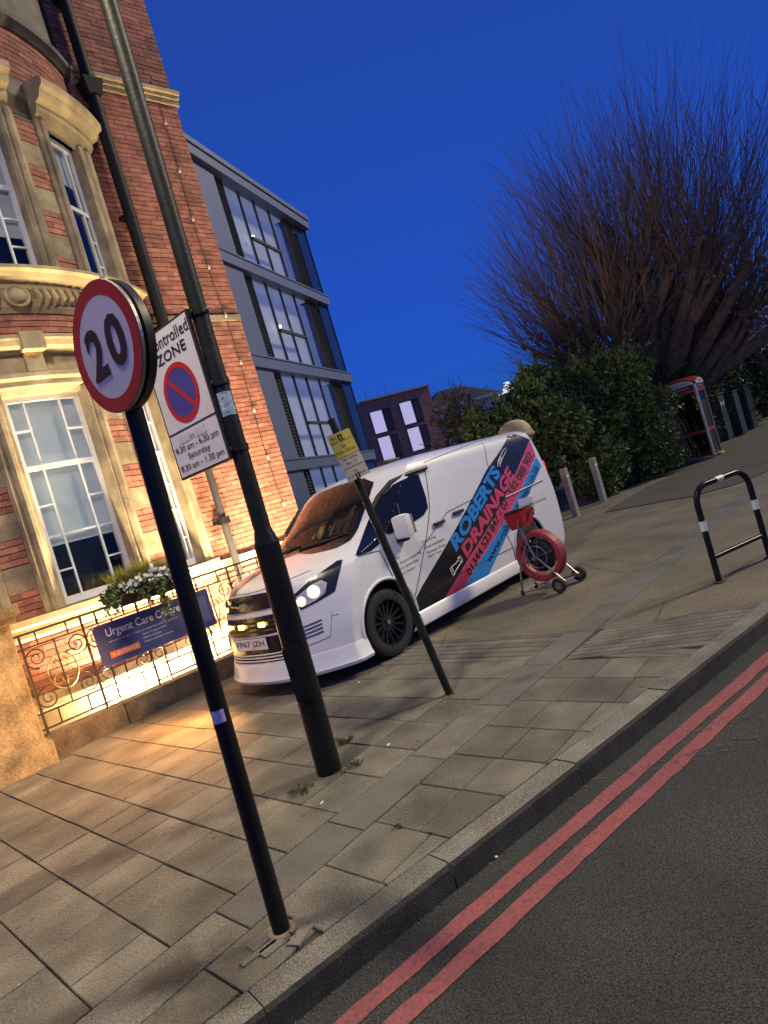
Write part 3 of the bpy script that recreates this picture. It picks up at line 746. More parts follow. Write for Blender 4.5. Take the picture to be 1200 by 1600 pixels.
# banner on the railing
def rq(x, y):
    p = on_plane(x, y, RL0 + BN * .035, BN); d = p - RL0; return d.dot(BE), p.z - ZB
ban = thing('banner', 'blue hospital banner reading Urgent Care Centre tied to the railing', 'banner', RL0 + Vector((0, 0, ZB)), TB)
B0, B1, BZ0, BZ1 = .77, 2.20, .42, .88
def ripple(x, z): return -.032 - .006 * math.sin(x * 9 + z * 3) - .004 * math.sin(x * 23)
b = MB(); nx, nz_ = 48, 10; V = []
for i in range(nx + 1):
    for j in range(nz_ + 1):
        x = B0 + (B1 - B0) * i / nx; z = BZ0 + (BZ1 - BZ0) * j / nz_; V.append((x, ripple(x, z), z))
b.add(V, [(i * (nz_ + 1) + j, (i + 1) * (nz_ + 1) + j, (i + 1) * (nz_ + 1) + j + 1, i * (nz_ + 1) + j + 1) for i in range(nx) for j in range(nz_)]).build('sheet', 'banner', ban, smooth=True)
def bfn(x0, x1, z0, z1, o=.003): return lambda u, v: Vector((x0 + (x1 - x0) * u, ripple(x0 + (x1 - x0) * u, z0 + (z1 - z0) * v) - o, z0 + (z1 - z0) * v))
def bpatch(name, x0, x1, z0, z1, mat, o=.002):
    f = bfn(x0, x1, z0, z1, o); n = max(1, int((x1 - x0) / .03)); V = [f(i / n, j) for i in range(n + 1) for j in (0, 1)]
    return MB().add(V, [(2 * i, 2 * i + 2, 2 * i + 3, 2 * i + 1) for i in range(n)]).build(name, mat, ban)
put_text('lettering', 'Urgent Care Centre', bfn(.90, 1.80, .70, .82), 'decal_white', ban, bold=.012)
put_text('lettering', '24 hours a day, 7 days a week for walk-in patients', bfn(.90, 1.75, .655, .678), 'blind', ban)
bpatch('orange_arrow', .88, 1.22, .49, .56, 'orange')
put_text('lettering', '<- ENTRANCE', bfn(.91, 1.19, .508, .545, .005), 'decal_white', ban)
for k, t in enumerate(('Open 7 days a week', 'Minor injuries', 'Walk-in patients welcome')):
    put_text('lettering', t, bfn(1.28, 1.28 + (.30, .22, .36)[k], .61 - k * .045, .632 - k * .045), 'blind', ban)
for x0, x1, z0, z1 in ((B0, B1, BZ1 - .012, BZ1), (B0, B1, BZ0, BZ0 + .012)): bpatch('hem', x0, x1, z0, z1, 'banner_edge')
bpatch('photo_panel', 2.02, 2.15, .50, .80, 'banner_edge')
for x in (B0 + .012, B1 - .012):
    for z in (BZ0 + .015, BZ1 - .015): MB().tube([(x, ripple(x, z) - .004, z), (x, ripple(x, z) + .002, z)], .008, 8).build('eyelet', 'steel', ban)
# planter with flowers hung on the rail
pl = thing('flower_planter', 'rail planter full of white flowers, yellow grass and trailing ivy', 'planter', RL0 + BE * 1.43 + Vector((0, 0, ZB + .085)), TB)
b = MB(); b.prism([(-.38, -.22, .91), (.38, -.22, .91), (.38, -.045, .91), (-.38, -.045, .91)], [(-.42, -.26, 1.05), (.42, -.26, 1.05), (.42, -.045, 1.05), (-.42, -.045, 1.05)]); b.build('box', 'wood_box', pl)
MB().box((0, -.15, 1.052), (.80, .18, .01)).build('soil', 'soil', pl)
def leaf_at(b, p, L_, W_, d, mi=0):
    d = d.normalized(); s = d.cross(Vector((random.gauss(0, 1), random.gauss(0, 1), random.gauss(0, 1)))); s = s.normalized() if s.length > 1e-4 else d.orthogonal().normalized()
    p = Vector(p); b.add([p, p + d * L_ * .5 + s * W_ * .5, p + d * L_, p + d * L_ * .5 - s * W_ * .5], [(0, 1, 2, 3)], mi)
b = MB()
for i in range(1300):
    x = random.uniform(-.30, .44); p = Vector((x, random.uniform(-.18, -.06), 1.05)); d = Vector((random.gauss(0, .35), random.gauss(-.1, .3), 1)).normalized(); L_ = random.uniform(.22, .42) * (1 - .3 * abs(x) / .45)
    q = p + d * L_; s = d.orthogonal().normalized() * .011; b.add([p - s, p + s, q + Vector((random.gauss(0, .03), random.gauss(-.02, .03), -.01))], [(0, 1, 2)])
tag(b.build('grass_tuft', 'leaf_yellow', pl), kind='stuff')
b = MB()
for i in range(1700):
    x = random.uniform(-.52, .46); z = 1.10 + random.gauss(0, .035) - max(0, abs(x) - .38) * .6; p = (x, -.2 + random.gauss(0, .06), z)
    leaf_at(b, p, random.uniform(.03, .06), .028, Vector((random.gauss(0, 1), random.gauss(-.7, .7), random.gauss(.2, .7))))
for k in range(15):
    x = (-.46, -.44, -.12, -.06, .05, .10, .12, -.10, -.4, .08, .42, -.47, .06, -.42, .11)[k] + random.gauss(0, .02); z = 1.07; y = -.27; ln = (.10, .2, .16, .24, .30, .42, .40, .12, .1, .36, .08, .18, .44, .1, .3)[k]
    while ln > 0:
        for q in range(2): leaf_at(b, (x + random.gauss(0, .012), y - random.uniform(0, .03), z), .05, .035, Vector((random.gauss(0, 1), -.6, random.gauss(-.4, .6))))
        z -= .022; ln -= .022; x += random.gauss(0, .006)
tag(b.build('foliage', 'leaf_mid', pl), kind='stuff')
b = MB()
for i in range(95):
    x = random.gauss(.10, .2); x = max(-.5, min(.46, x)); c = Vector((x, -.28 + random.gauss(0, .02), 1.14 + random.gauss(0, .045) - abs(x) * .05)); nrm = Vector((random.gauss(0, .4), -1, random.gauss(.3, .4))).normalized(); t1 = nrm.orthogonal().normalized(); t2 = nrm.cross(t1); r_ = random.uniform(.022, .034)
    for k in range(5):
        a = 2 * PI * k / 5; d = t1 * math.cos(a) + t2 * math.sin(a); e_ = nrm.cross(d); b.add([c, c + d * r_ * .7 + e_ * r_ * .5, c + d * r_ + nrm * .004, c + d * r_ * .7 - e_ * r_ * .5], [(0, 1, 2, 3)])
tag(b.build('flowers', 'petal', pl), kind='stuff')
# ------------------------------------------------------------------ modern glass building behind
TM = R(70); ME = Vector((math.cos(TM), math.sin(TM), 0)); MN = Vector((math.sin(TM), -math.cos(TM), 0))
MP = at_y(280 + 412 / 2.105, 200 + 322 / 2.105, 27.7); MP.z = 0
mod = thing('office_building', 'modern office block with grey metal panels, louvres and tall glazing', 'building', MP, TM)
# local x along the facade (0 at the far corner), -y outwards
X0 = -13.5
MB().box(((X0 - .1) / 2, 5.1, 6.4), (abs(X0), 5.9, 12.8)).build('core', 'room_dark', mod)
for z0, z1 in ((-.2, .35), (3.07, 3.45), (6.34, 6.74), (9.6, 10.0)):
    MB().box((X0 / 2 + .02, .14, (z0 + z1) / 2), (abs(X0) + .02, .44, z1 - z0)).build('floor_band', 'metal_panel', mod)
    MB().box((X0 / 2 + .02, -.095, z1 - .03), (abs(X0) + .02, .03, .05)).build('band_trim', 'metal_panel', mod)
MB().box((X0 / 2 + .05, .1, 12.98), (abs(X0) + .1, .5, .34)).build('fascia', 'metal_panel', mod)
MB().box((X0 / 2 + .05, .25, 13.24), (abs(X0) + .14, .9, .18)).build('roof_edge', 'metal_panel', mod)
for z0, z1 in ((.35, 3.07), (3.45, 6.34), (6.74, 9.6), (10.0, 12.82)):
    h = z1 - z0; zc = (z0 + z1) / 2
    for xa, xb in ((X0, -9.0), (-8.97, -6.78)): MB().box(((xa + xb) / 2, .16, zc), (xb - xa - .03, .3, h - .01)).build('metal_panel', 'metal_panel', mod)
    for xa, xb in ((-6.75, -6.05), (-1.76, -.93)):
        MB().box(((xa + xb) / 2, .30, zc), (xb - xa, .1, h)).build('louvre_back', 'bg_dark', mod)
        nl = 26; lm = MB()
        for k in range(nl): lm.box(((xa + xb) / 2, .16, z0 + (k + .5) * h / nl), (xb - xa - .04, .012, h / nl * .75), Matrix.Rotation(R(38), 3, 'X'))
        tag(lm.build('louvre_slats', 'metal_dark', mod), kind='stuff')
    xs = (-6.03, -5.02, -3.98, -2.88, -1.78)
    for a, c in zip(xs, xs[1:]): MB().box(((a + c) / 2, .20, zc), (c - a - .06, .03, h - .05)).build('window_pane', 'window_glass', mod)
    for x in xs: MB().box((x, .19, zc), (.04, .08, h - .002)).build('mullion', 'metal_dark', mod)
    MB().box((-.46, .10, zc), (.90, .03, h - .03)).build('window_pane', 'facade_glass', mod)
    MB().box((-4.0 + .03, .15, z0 + h * .42), (2.08, .10, .09)).build('transom', 'metal_dark', mod)
    MB().box((-3.2, .62, zc), (6.4, .04, h)).build('room_partition_glow', 'room_glow', mod)
    MB().box((-3.9, .42, z1 - .05), (4.2, .36, .05)).build('ceiling_glow', 'room_glow', mod)
    if z0 > 5: MB().lathe([(.001, -.06), (.045, -.04), (.06, 0), (.045, .04), (.001, .06)], 10, Matrix.Translation((-4.46, .36, z0 + h * .52))).build('pendant_lamp', 'ceiling_light', mod)
# glazed return at the far corner
for z0, z1 in ((.35, 3.2), (3.25, 6.5), (6.55, 9.75), (9.8, 12.9)): MB().box((.015, 1.2, (z0 + z1) / 2), (.03, 2.3, z1 - z0)).build('corner_pane', 'facade_glass', mod)
MB().box((.02, 2.45, 6.4), (.08, .2, 12.8)).build('corner_mullion', 'metal_dark', mod)
# ------------------------------------------------------------------ flat-roofed brick block with big windows
bk = thing('brick_block', 'flat roofed brown brick block with four large square windows', 'building', (.3, 61, 0), R(17))
MB().box((4.15, 4.35, 5.0), (6.75, 8, 10.2)).build('wall', 'bg_brick', bk)
MB().box((4.1, 4.2, 10.2), (6.9, 8.4, .18)).build('parapet', 'bg_white', bk)
for xa, z0, z1 in ((1.16, 7.0, 9.05), (4.17, 7.1, 9.2), (1.19, 4.45, 6.6), (4.19, 4.55, 6.7), (1.2, 1.6, 3.8), (4.2, 1.7, 3.9)):
    f = MB().box((xa + .98, .31, (z0 + z1) / 2), (2.1, .1, z1 - z0 + .1)).build('window_frame', 'bg_dark', bk)
    MB().box((xa + .58, .235, (z0 + z1) / 2), (1.14, .04, z1 - z0 - .05)).build('pane', 'bg_window_glow', f)
    MB().box((xa + 1.58, .25, (z0 + z1) / 2), (.7, .03, z1 - z0 - .3)).build('shutter', 'metal_dark', f)
for x, h in ((2.2, 1.3), (3.4, .9), (4.3, 1.4)): MB().tube([(x, 3, 10.25), (x, 3, 10.3 + h)], .03, 5).build('aerial', 'metal_dark', bk)
# ------------------------------------------------------------------ pale house with slate roof
hs = thing('pale_house', 'pale rendered house with dark pitched roof beyond the bushes', 'house', (8.9, 74, 0), R(14))
MB().box((3.2, 3, 4.4), (8.5, 6, 8.8)).build('wall', 'bg_white', hs)
MB().prism([(-1.3, -.5, 8.8), (7.7, -.5, 8.8), (7.7, 6.5, 8.8), (-1.3, 6.5, 8.8)], [(1.6, 2.8, 11.0), (4.6, 2.8, 11.0), (4.6, 3.2, 11.0), (1.6, 3.2, 11.0)]).build('roof', 'slate', hs)
MB().box((3.2, -.55, 8.72), (9.2, .2, .3)).build('eaves_board', 'bg_white', hs)
for x in (-.2, 1.5, 3.2, 4.9): 
    for z in (4.6, 7.2): f = MB().box((x, -.02, z), (1.0, .08, 1.5)).build('window', 'white_paint', hs); MB().box((x, -.07, z), (.8, .04, 1.3)).build('pane', 'bg_dark', f)
MB().tube([(3.4, 3, 10.9), (3.4, 3, 12.3)], .04, 5).build('weather_vane', 'metal_dark', hs)
# ------------------------------------------------------------------ far lit tower
tp = at_y(803, 640, 300); tp.z = 0
tw_ = thing('lit_tower', 'distant floodlit tower with dark round head on the skyline', 'tower', tp)
MB().lathe([(3.6, 0), (3.6, 21), (3.0, 22.5)], 20).build('shaft', 'tower_light', tw_, smooth=True)
MB().lathe([(3.0, 22.4), (5.2, 24.5), (5.4, 27.0), (4.8, 28.6), (.01, 28.8)], 22).build('head', 'metal_dark', tw_, smooth=True)
b = MB()
for k in range(16):
    a = 2 * PI * k / 16; b.lathe([(.01, -.5), (.5, 0), (.01, .5)], 6, Matrix.Translation((5.1 * math.cos(a), 5.1 * math.sin(a), 28.9)))
b.build('light_ring', 'tower_light', tw_)
MB().lathe([(3.2, 28.8), (2.8, 30.5), (1.6, 31.2), (1.2, 33.4), (.01, 33.6)], 16).build('crown', 'tower_light', tw_)
# ------------------------------------------------------------------ trees and shrubs
def rv(): return Vector((random.gauss(0, 1), random.gauss(0, 1), random.gauss(0, 1))).normalized()
def shoot(b, p, d, L_, r, seg=4, droop=0.0, sides=3, up=.0):
    pts = [Vector(p)]; d = d.normalized()
    for k in range(seg):
        d = (d + Vector((random.gauss(0, .10), random.gauss(0, .10), random.gauss(0, .08) + up - droop))).normalized(); pts.append(pts[-1] + d * L_ / seg)
    b.tube(pts, [r * (1 - .8 * k / seg) for k in range(seg + 1)], sides); return pts, d
TC = Vector((9.5, 21.6, 0)); EC = at_y(1005, 425, 21.6) - TC; EC.y = 0; ER = 6.6
def reach(p, d):
    q = p - EC; bq = q.dot(d); cq = q.dot(q) - ER * ER; ds = bq * bq - cq
    return -bq + math.sqrt(ds) if ds > 0 else 1.5
tree = thing('pollarded_tree', 'large bare pollarded tree with a fan of upright twigs', 'tree', TC)
trunk = MB(); twigs = MB()
trunk.tube([(0, 0, -.1), (.05, 0, .8), (0, .05, 1.7)], [.62, .5, .48], 12)
random.seed(11)
limbs = []
NL = 36
for i in range(NL):
    az = i * 2.39996 + random.uniform(-.2, .2); el = R((18, 34, 50, 66, 82, 26, 42, 58)[i % 8] + random.uniform(-7, 7))
    d = Vector((math.cos(az) * math.cos(el), math.sin(az) * math.cos(el), math.sin(el)))
    L_ = random.uniform(2.6, 3.8) * (1 + .35 * math.sin(max(0, el))); pts = [Vector((d.x * .2, d.y * .2, 1.6))]; n = 6; dd = d.copy()
    for k in range(n):
        dd = (dd + Vector((random.gauss(0, .16), random.gauss(0, .16), random.gauss(.045, .10)))).normalized(); pts.append(pts[-1] + dd * L_ / n)
    trunk.tube(pts, [.27 * (1 - .55 * k / n) for k in range(n + 1)], 8)
    knots = [(pts[-1], dd)]
    # secondary limbs with knuckles
    for q in range(4):
        s = random.randint(2, n - 1); d2 = (dd + rv() * .55 + Vector((0, 0, .25))).normalized(); L2 = random.uniform(.9, 1.9)
        p2 = [pts[s]]
        for k in range(4): d2 = (d2 + rv() * .12 + Vector((0, 0, .05))).normalized(); p2.append(p2[-1] + d2 * L2 / 4)
        trunk.tube(p2, [.13 * (1 - .5 * k / 4) for k in range(5)], 5); knots.append((p2[-1], d2))
        if random.random() < .6: knots.append((p2[2], d2))
    for kp, kd in knots:
        for c in range(3):
            q = kp + rv() * .07; trunk.lathe([(.001, -.11), (.085, -.05), (.105, .02), (.06, .09), (.001, .11)], 6, Matrix.Translation(q) @ rv().to_track_quat('Z', 'Y').to_matrix().to_4x4())
        for c in range(random.randint(4, 7)):
            d3 = (kd * .8 + rv() * .52 + Vector((0, 0, .42))).normalized(); L3 = max(1.2, min(6.0, reach(kp, d3) * random.uniform(.72, 1.04) * (1 + .06 * noise.noise(d3 * 4))))
            tp_, de = shoot(twigs, kp, d3, L3, .0150, 6, 0, 3, .035)
            for e_ in range(random.randint(1, 3)):
                j = random.randint(1, 4); shoot(twigs, tp_[j], (de + rv() * .75 + Vector((0, 0, .15))).normalized(), random.uniform(.6, 1.6), .009, 2, 0, 3, .02)
trunk.build('trunk', 'bark', tree, smooth=True); tw_o = tag(twigs.build('twigs', 'twig', tree), kind='stuff')
def foliage(b, blobs, n, L_, W_, hang=0.0, hollow=.35):
    tot = sum(r.x * r.y * r.z for c, r in blobs)
    for c, r in blobs:
        k = int(n * (r.x * r.y * r.z) / tot)
        for i in range(k):
            d = rv(); q = (hollow + (1 - hollow) * random.random() ** .6)
            nn = 1 + .35 * noise.noise(c * 3 + d * 2.2)
            p = c + Vector((d.x * r.x, d.y * r.y, d.z * r.z)) * q * nn
            if p.z < .03: continue
            if noise.noise(p * 1.9) > .16 and q > .55: continue
            dd = (d * .8 + rv() + Vector((0, 0, -hang))).normalized(); k_ = random.uniform(.55, 1.5); leaf_at(b, p, L_ * k_, W_ * k_ * random.uniform(.7, 1.2), dd)
def shrub(label, base, h, rx, ry, n, leafm, L_=.12, W_=.065, stems=9, hang=0.0, sprays=0, name='shrub', group='evergreen shrubs of the hedge'):
    s = thing(name, label, 'shrub', base, 0, group)
    st = MB(); tips = []
    for i in range(stems):
        a = random.uniform(0, 2 * PI); d = Vector((math.cos(a) * .45 * rx, math.sin(a) * .45 * ry, h * .8)); pts = [Vector((random.gauss(0, .08), random.gauss(0, .08), -.04))]
        for k in range(5): pts.append(pts[0] + d * ((k + 1) / 5) + rv() * .08)
        st.tube(pts, [.045 * (1 - .7 * k / 5) for k in range(6)], 5); tips.append(pts[-1])
    st.build('stems', 'bark', s)
    fb = MB(); blobs = []
    nb = 16
    for i in range(nb):
        a = random.uniform(0, 2 * PI); q = math.sqrt(random.random()) * .75; zz = random.uniform(.12, .86) * h
        sq = math.sqrt(max(.15, 1 - (max(0, zz / h - .45) / .6) ** 2))
        rr = random.uniform(.38, .62); blobs.append((Vector((rx * q * math.cos(a) * sq, ry * q * math.sin(a) * sq, zz)), Vector((rr * rx * .75, rr * ry * .75, rr * h * .33))))
    foliage(fb, blobs, n, L_, W_, hang)
    for i in range(sprays * 2):      # loose sprays that break the outline
        c, r = random.choice(blobs); d = (rv() + Vector((0, 0, .9))).normalized(); p = c + Vector((d.x * r.x, d.y * r.y, d.z * r.z)); ln = random.uniform(.2, .6)
        for k in range(14): q = p + d * ln * k / 14 + rv() * .03; leaf_at(fb, q, L_ * .8, W_ * .7, (d + rv()).normalized())
    tag(fb.build('foliage', leafm, s), kind='stuff'); return s
shrub('dense dark green shrub just behind the rear of the van', (3.5, 16.3, -.01), 3.0, 1.5, 1.2, 20000, 'leaf_dark', sprays=40)
shrub('tall dense green shrub behind the two timber bollards', (5.1, 17.0, -.01), 3.5, 1.5, 1.3, 26000, 'leaf_mid', sprays=60)
shrub('tallest bushy shrub under the bare tree', (6.6, 17.8, -.01), 3.9, 1.5, 1.3, 26000, 'leaf_mid', sprays=70)
shrub('drooping shrub with trailing stems against the phone box', (7.35, 18.4, -.01), 2.6, .85, .9, 6500, 'leaf_dark', .13, .035, hang=1.0, sprays=20)
shrub('dense dark shrub directly behind the phone box', (9.0, 20.6, -.01), 3.5, 1.8, .9, 12000, 'leaf_dark', .12, .06, sprays=30)
shrub('thin brownish shrub in front of the pale house', (3.75, 22.5, -.01), 4.0, 1.7, 1.2, 9000, 'leaf_brown', .13, .06, sprays=60)
shrub('low brownish shrub above the van roof', (2.6, 24.5, -.01), 2.9, .9, .9, 3000, 'leaf_brown', .13, .06, sprays=40)
shrub('dark shrub behind the row of cabinets', (13.2, 25.6, -.01), 3.0, 2.0, 1.2, 6500, 'leaf_mid', .13, .06, sprays=30)
for lab, pos, h, r_ in (('big dark tree mass at the right edge behind the fence', (17.5, 30, -.01), 6.0, 2.6), ('dark round tree far right beyond the blossom tree', (23, 33, -.01), 7.0, 3.2), ('dark tree closing the street at the far right', (29, 40, -.01), 8.0, 4.0), ('dark tree mass behind the bare tree trunk', (13.5, 30, -.01), 4.6, 2.6)):
    shrub(lab, pos, h, r_, r_ * .8, 7000, 'leaf_dark', .30, .16, sprays=30, name='background_tree', group='dark trees along the street')
# trailing bare stems by the phone box
tr = thing('trailing_stems', 'curtain of trailing stems hanging beside the phone box', 'climbing plant', (7.35, 17.9, 0), 0)
b = MB()
for i in range(110):
    p = Vector((random.uniform(-.9, .55), random.uniform(-.3, .4), random.uniform(1.3, 2.3))); q = p + Vector((random.uniform(-.1, .55), -.3, 0)); c = [p, p.lerp(q, .5) + Vector((0, 0, .12)), q + Vector((.05, -.05, -p.z * .45)), q + Vector((.12, -.1, -p.z * random.uniform(.75, .98)))]
    b.tube(c, .008, 3)
    for k in range(14): t = random.random(); leaf_at(b, c[1].lerp(c[3], t) + rv() * .03, .10, .02, Vector((random.gauss(0, .5), random.gauss(0, .5), -1)))
b.tube([(-.3, .1, -.05), (-.25, .1, 1.0), (-.1, 0, 2.2)], .03, 5)
tag(b.build('stems', 'leaf_brown', tr), kind='stuff')
# flowering tree far right
ft = thing('blossom_tree', 'small pale blossoming tree at the right edge beyond the cabinets', 'tree', (15.6, 25.5, 0))
b = MB(); b.tube([(0, 0, -.05), (.1, 0, 1.2), (-.3, 0, 2.6), (-.5, .2, 4.0)], [.16, .13, .1, .05], 7); b.tube([(0, 0, 1.3), (.7, 0, 2.6), (1.0, .1, 3.8)], [.09, .07, .03], 6); b.tube([(-.1, 0, 1.9), (-.9, 0, 2.9), (-1.5, 0, 3.4)], [.07, .05, .02], 6); b.build('trunk', 'bark', ft)
b = MB(); foliage(b, [(Vector((random.uniform(-1.8, 1.6), random.uniform(-.8, .8), random.uniform(2.6, 4.4))), Vector((.8, .7, .5))) for i in range(8)], 3200, .10, .08, 0, .2); tag(b.build('crown', 'purple_bloom', ft), kind='stuff')
# dark wall behind the cabinets so the far right closes
fw = thing('dark_fence', 'dark timber fence behind the utility cabinets', 'fence', (11.2, 24.2, 0), R(42))
for i in range(40): MB().box((i * .2, 0, .98), (.185, .03, 2.0)).build('board', 'fence_dark', fw)
MB().box((3.95, .04, 1.6), (8, .05, .1)).build('rail', 'fence_dark', fw)
# ------------------------------------------------------------------ phone box, cabinets, bollards, fence, barrier
pc = gnd(1098, 716)
ph = thing('phone_box', 'red topped glass phone box half hidden by the hedge', 'phone box', (pc.x, pc.y, 0), R(50))
W_, D_ = .82, .82
for sx in (-1, 1):
    for sy in (-1, 1): MB().bevbox((sx * W_ / 2, sy * D_ / 2, 1.02), (.06, .06, 2.04), .01).build('corner_post', 'dull_steel' if (sx, sy) != (-1, -1) else 'phone_cream', ph)
MB().bevbox((0, 0, .03), (.92, .92, .08), .01).build('base', 'dull_steel', ph)
for ang in (0, 90, 180, 270):
    rt = Matrix.Rotation(R(ang), 3, 'Z')
    MB().box(rt @ Vector((0, -.40, 1.28)), (.74, .012, 1.02), rt).build('pane', 'phone_glass', ph); MB().box(rt @ Vector((0, -.40, .40)), (.74, .012, .56), rt).build('pane', 'phone_glass', ph)
    MB().bevbox(rt @ Vector((0, -.41, .74)), (.76, .03, .09), .006, rt).build('mid_rail', 'phone_red', ph)
    MB().bevbox(rt @ Vector((0, -.415, 1.87)), (.76, .04, .10), .006, rt).build('head_rail', 'phone_red', ph)
    MB().bevbox(rt @ Vector((0, -.42, 1.97)), (.74, .04, .09), .006, rt).build('sign_strip', 'sign_black', ph)
    b = MB(); n = 12; V = []
    for k in range(n + 1):
        x = -.40 + .80 * k / n; V += [rt @ Vector((x, -.455, 2.03)), rt @ Vector((x, -.455, 2.05 + .14 * math.sqrt(max(0, 1 - (x / .42) ** 2))))]
    b.add(V, [(2 * k, 2 * k + 2, 2 * k + 3, 2 * k + 1) for k in range(n)]); b.build('fascia', 'phone_cream', ph)
    put_text('lettering', 'telephone', lambda u, v: rt @ Vector((-.2 + .4 * u, -.458, 2.07 + .06 * v)), 'phone_red', ph)
    put_text('lettering', 'Phone & Cards', lambda u, v: rt @ Vector((-.25 + .5 * u, -.444, 1.95 + .045 * v)), 'decal_white', ph)
b = MB(); nn = 16; V = []
ac = lambda q: math.sqrt(max(0, 1 - (q / .46) ** 2))
for i in range(nn + 1):
    for j in range(nn + 1):
        x = -.45 + .9 * i / nn; y = -.45 + .9 * j / nn; V.append((x, y, 2.05 + .14 * max(ac(x), ac(y)) + .10 * ac(x) * ac(y)))
b.add(V, [(i * (nn + 1) + j, (i + 1) * (nn + 1) + j, (i + 1) * (nn + 1) + j + 1, i * (nn + 1) + j + 1) for i in range(nn) for j in range(nn)]); b.build('roof', 'phone_red', ph, smooth=True)
MB().bevbox((.1, .28, 1.25), (.3, .14, .6), .02).build('telephone', 'dull_steel', ph)
MB().tube([(.44, -.30, .9), (.50, -.30, .95), (.50, -.30, 1.25), (.44, -.30, 1.3)], .014, 6).build('door_handle', 'phone_red', ph)
MB().bevbox((-.1, -.53, .04), (.34, .09, .06), .01).build('step_edge', 'yellow', ph)
cabs = []
for x, y, w, h, lab in ((1128, 690, .62, 1.55, 'dark utility cabinet next to the phone box, with paper notices'), (1150, 682, .55, 1.5, 'dark utility cabinet in the middle of the row'), (1168, 672, .60, 1.6, 'dark utility cabinet at the right end of the row')):
    p = gnd(x, y); c = thing('utility_cabinet', lab, 'cabinet', (p.x + .25, p.y + .3, 0), R(45), 'street cabinets')
    MB().bevbox((0, 0, h / 2), (w, .5, h), .015).build('body', 'cabinet', c); MB().bevbox((0, 0, h + .02), (w + .06, .56, .05), .012).build('lid', 'cabinet', c)
    MB().bevbox((-w / 4, -.256, h / 2), (w / 2 - .03, .016, h - .16), .004).build('door', 'cabinet', c); MB().bevbox((w / 4, -.256, h / 2), (w / 2 - .03, .016, h - .16), .004).build('door', 'cabinet', c)
    MB().box((.02, -.27, h * .5), (.02, .02, .14)).build('handle', 'dull_steel', c)
    for q in range(2 if 'paper' in lab else 0): MB().box((-.14 + q * .24, -.267, h * .8), (.09, .003, .13)).build('notice', 'paper', c)
p = gnd(1190, 660); wp = thing('white_post', 'pale square post at the right edge beyond the cabinets', 'post', (p.x - .25, p.y, 0), R(45))
MB().bevbox((0, 0, .7), (.18, .18, 1.42), .01).build('shaft', 'bg_white', wp); MB().bevbox((0, 0, 1.43), (.22, .22, .06), .01).build('cap', 'bg_white', wp)
for (x, y), lab in (((901, 806), 'timber bollard nearer to the van'), ((944, 784), 'timber bollard farther from the van, beside the hedge')):
    p = gnd(x, y); t_ = thing('bollard', lab, 'bollard', (p.x, p.y, 0), R(40), 'timber bollards')
    MB().bevbox((0, 0, .50), (.125, .125, 1.06), .012).build('post', 'bollard_wood', t_)
    MB().box((0, -.064, .86), (.09, .006, .05)).build('reflector', 'sign_white', t_)
# low planter wall and dark mesh fence in front of the hedge
for (xa, ya), (xb, yb), h, lab in (((958, 770), (1003, 752), .45, 'low dark planter box at the foot of the hedge, nearer one'), ((1005, 752), (1030, 738), .50, 'low dark planter box at the foot of the hedge, beside the phone box shrub')):
    a, c = gnd(xa, ya), gnd(xb, yb); d = c - a; t_ = thing('planter_box', lab, 'planter', a + Vector((-.05, .25, 0)), math.atan2(d.y, d.x), 'dark planters by the hedge')
    MB().bevbox((d.length / 2, .2, h / 2), (d.length, .45, h), .02).build('box', 'cabinet', t_); MB().bevbox((d.length / 2, .2, h + .01), (d.length + .04, .5, .05), .01).build('rim', 'cabinet', t_)
a, c = gnd(880, 800) + Vector((.1, 1.0, 0)), gnd(1010, 742) + Vector((0, .9, 0)); d = c - a
fe = thing('mesh_fence', 'dark green wire mesh fence in front of the hedge', 'fence', a, math.atan2(d.y, d.x))
for k in range(4): MB().box((d.length * k / 3, 0, .58), (.05, .05, 1.2)).build('fence_post', 'fence_dark', fe)
b = MB()
for k in range(int(d.length / .1)): b.tube([(.05 + k * .1, 0, .02), (.05 + k * .1, 0, 1.12)], .006, 4)
tag(b.build('vertical_wires', 'fence_dark', fe), kind='stuff')
for z in (.05, .3, .56, .82, 1.1): MB().tube([(0, 0, z), (d.length, 0, z)], .008, 4).build('horizontal_wire', 'fence_dark', fe)
# pale domed pier behind the van
dp = at_y(800, 668, 11.6)
dm = thing('domed_pier', 'pale stone pier with rounded top behind the van', 'pillar', (dp.x + .02, 11.6, 0), R(20))
MB().lathe([(.0, -.02), (.30, -.02), (.30, .2), (.25, .24), (.245, 1.75), (.27, 1.80), (.30, 1.84), (.30, 1.92), (.27, 2.03), (.20, 2.12), (.10, 2.165), (.001, 2.175)], 24).build('shaft', 'stone_light', dm, smooth=True)
MB().lathe([(.302, 1.83), (.325, 1.85), (.325, 1.89), (.302, 1.91)], 24).build('collar', 'stone_light', dm, smooth=True)
